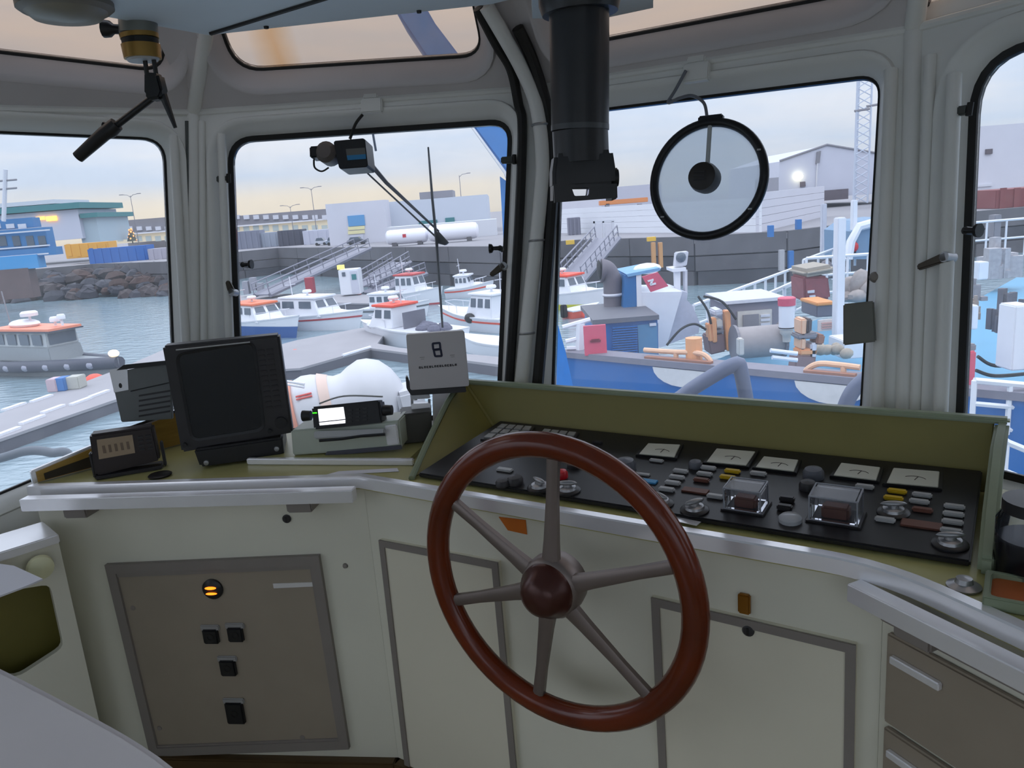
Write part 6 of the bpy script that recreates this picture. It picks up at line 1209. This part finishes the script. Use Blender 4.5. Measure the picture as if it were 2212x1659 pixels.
for q, m in (([(1730, 690), (1744, 688), (1742, 724), (1730, 724)], peach), ([(1745, 690), (1756, 688), (1754, 718), (1744, 720)], mat('winch_dark', (88, 80, 80), .6)), ([(1730, 730), (1742, 730), (1741, 756), (1729, 756)], peach), ([(1728, 755), (1766, 754), (1765, 768), (1728, 768)], orp), ([(1752, 742), (1766, 741), (1764, 775), (1752, 776)], skyl), ([(1722, 724), (1768, 718), (1766, 732), (1724, 734)], roofg), ([(1766, 722), (1784, 724), (1780, 745), (1764, 745)], rustp), ([(1720, 768), (1764, 768), (1760, 808), (1716, 806)], mat('winch_brown', (130, 104, 104), .7))): put(B().prism([(p.x, p.y) for p in quad(F, q)], -.4, 0), 'block', m, W2, F, bev=.03)
R_ = thing('red_winch', 'dark red rusty winch drum beyond the gangway rail', 'winch', FY(21)); F = FY(21)
put(B().prism([(p.x, p.y) for p in quad(F, [(1736, 598), (1790, 596), (1796, 646), (1738, 652)])], -1, 0), 'housing', mat('winch_red', (132, 70, 74), .6, var=.15), R_, F, bev=.06); put(B().prism([(p.x, p.y) for p in quad(F, [(1734, 582), (1800, 570), (1808, 588), (1736, 600)])], -1.2, .1), 'tarpaulin', mat('tarp_beige', (160, 152, 140), .8), R_, F, bev=.1)
for q in ([(1744, 628), (1758, 626), (1758, 632), (1744, 633)], [(1748, 638), (1760, 637), (1760, 642), (1748, 643)]): put(B().prism([(p.x, p.y) for p in quad(F, q)], 0, .05), 'bracket', skyl, R_, F)
on((1764, 655, 1806, 684), 19, 1.0, mat('box_dim', (104, 104, 116), .6), 'deck_box', 'grey deck box with an orange lid beside the white stanchion', 'box'); on((1764, 653, 1806, 660), 18.95, 1.1, mat('lid_orange', (216, 150, 90), .5), 'box_lid', 'orange lid strip on the grey deck box', 'lid')
BN = thing('name_board', 'white board with faded red print hung beside the white stanchion', 'sign', rootY((1768, 690, 1816, 714), 18)); bxY((1768, 690, 1816, 714), 18, .06, mat('board_cream', (216, 206, 200), .6), 'board', parent=BN)
for i in range(3): bxY((1774, 696+i*5.2, 1810, 698.6+i*5.2), 18, .02, mat('faded_red', (206, 160, 152), .6), 'print_line', parent=BN, dy=-.03)
for k, a in enumerate((((1664, 757), (1722, 764)), ((1668, 772), (1722, 778)))): F = FY(15.2); tag(B().tube([F.at(*a[0]), F.at(*a[1])], .045, 8).build('white_pipe', white, fr=F), ('upper', 'lower')[k]+' white pipe lying on the ship deck left of the windlass', 'pipe')
# heaps of nets and clutter on the ships
def heap(lab, rect, Y, m, n, seed, name='net_heap', s=1., boxy=False):
    random.seed(seed); a = rectY(rect, Y); t = B(); w = a[2]-a[0]; h = a[3]-a[1]
    for i in range(n): r = random.uniform(.12, .22)*min(w, h*1.6)*s; c_ = (random.uniform(-w/2+r, w/2-r), random.uniform(0, .6), random.uniform(r*.6, h-r)); R_ = Matrix.Rotation(random.random()*3, 3, 'Z'); hh = h*random.uniform(.15, 1)*(1-abs(c_[0]/w)); t.box((c_[0], c_[1], hh/2), (r*random.uniform(.9, 2.4), r*1.3, hh), R_) if name != 'net_heap' else t.ell((c_[0], c_[1], hh*.55), (r*1.7, r*1.1, max(.12, hh*.5)), 8, 5)
    tag(t.build(name, m, fr=rootY(rect, Y), smooth=True), lab, 'nets', kind='stuff')
heap('beige grey heap of nets right of the white stanchion', (1826, 572, 1910, 655), 21, mat('net_beige', (158, 150, 146), .9, var=.15), 16, 2); heap('dark heap of gear under the net heap by the window edge', (1745, 560, 1830, 600), 24, mat('gear_dark', (116, 112, 116), .9, var=.2), 14, 4); heap('pale coil of rope at the windlass on the teal deck', (1770, 742, 1840, 770), 16, mat('rope_pale', (170, 160, 146), .9, var=.15), 10, 6)
on((1822, 735, 1870, 775), 16.5, .8, white, 'white_crate', 'white crate on the teal deck under the rubber flap', 'crate')
CT_ = thing('crane_cab', 'white framed blue crane cab at top right of the front window', 'cab', FY(24)); F = FY(24)
put(B().prism([(p.x, p.y) for p in quad(F, [(1838, 500), (1868, 478), (1930, 470), (1930, 560), (1838, 560)])], -2, 0), 'cab', mat('cab_blue', (110, 140, 168), .5), CT_, F)
put(B().tube([F.at(1832, 560, .05), F.at(1838, 522, .05), F.at(1856, 490, .05), F.at(1930, 470, .05)], .14, 8), 'frame', white, CT_, F, smooth=True); p = F.at(1846, 533, .05); put(B().ell(p, (.12, .16, .1), 10, 6), 'red_lamp', red, CT_, F)
# view through the right window: deck clutter of the far ship
on((2078, 760, 2108, 838), 11, .08, pinkr, 'sign_board', 'red sign board at the left of the right window', 'sign'); on((2060, 834, 2100, 900), 11.2, .3, BSb, 'bulwark_end', 'blue bulwark end under the red board in the right window', 'bulwark'); on((2082, 744, 2110, 760), 11.2, .3, roofg, 'deck_locker', 'grey locker above the red board in the right window', 'locker')
on((2190, 660, 2230, 800), 11, .4, white, 'white_cabinet', 'white cabinet at the right edge of the right window', 'cabinet'); on((2114, 566, 2136, 604), 22, .4, white, 'white_sign_box', 'white box with dark marks on the far deck', 'box'); on((2100, 660, 2114, 712), 15, .3, white, 'white_canister', 'white canister on the teal deck by the right window edge', 'canister')
heap('dark deck machinery on the teal deck at the right edge', (2165, 600, 2215, 720), 15, mat('gear_dark2', (92, 90, 98), .8, var=.2), 16, 8, 'machinery_heap'); heap('grey gear at the left of the teal deck in the right window', (2092, 585, 2140, 650), 18, mat('gear_mid', (134, 130, 134), .8, var=.2), 14, 9, 'machinery_heap'); heap('brown and pale gear beside the white canister', (2096, 640, 2140, 690), 16, mat('gear_brown', (150, 136, 126), .8, var=.2), 12, 10, 'machinery_heap'); heap('pale gear on the far deck under the red container', (2130, 505, 2220, 600), 26, mat('gear_pale', (168, 166, 170), .8, var=.15), 22, 11, 'machinery_heap')
on((2148, 464, 2163, 512), 30, .4, roofg, 'grey_post', 'grey post under the red container', 'post')
railrun('white rails across the far deck under the red container', ((2090, 482), (2260, 468)), 30, 30, 1.4, 4, mids=(.5,)); railrun('white deck rails at the bottom of the right window', ((2105, 822), (2260, 836)), 10.5, 10.5, .75, 2, mids=(.45, .9)); railrun('white pipe rail low in the right window beside the hood', ((2150, 935), (2175, 955), (2260, 990)), 6, 6, .5, 2, r=.03, mids=(.5,))
for k, pts in enumerate((((2112, 770), (2150, 790), (2230, 784)), ((2108, 800), (2150, 812), (2230, 806)))): F = FY(12); tag(B().tube(curve([F.at(x, y) for x, y in pts]), .03, 6).build('deck_hose', gask, fr=F, smooth=True), ('upper', 'lower')[k]+' dark hose across the teal deck in the right window', 'hose')
B().mm((2.2, ZW, -22), (26, ZD-.01, -.3)).build('deck', tdk, SH)
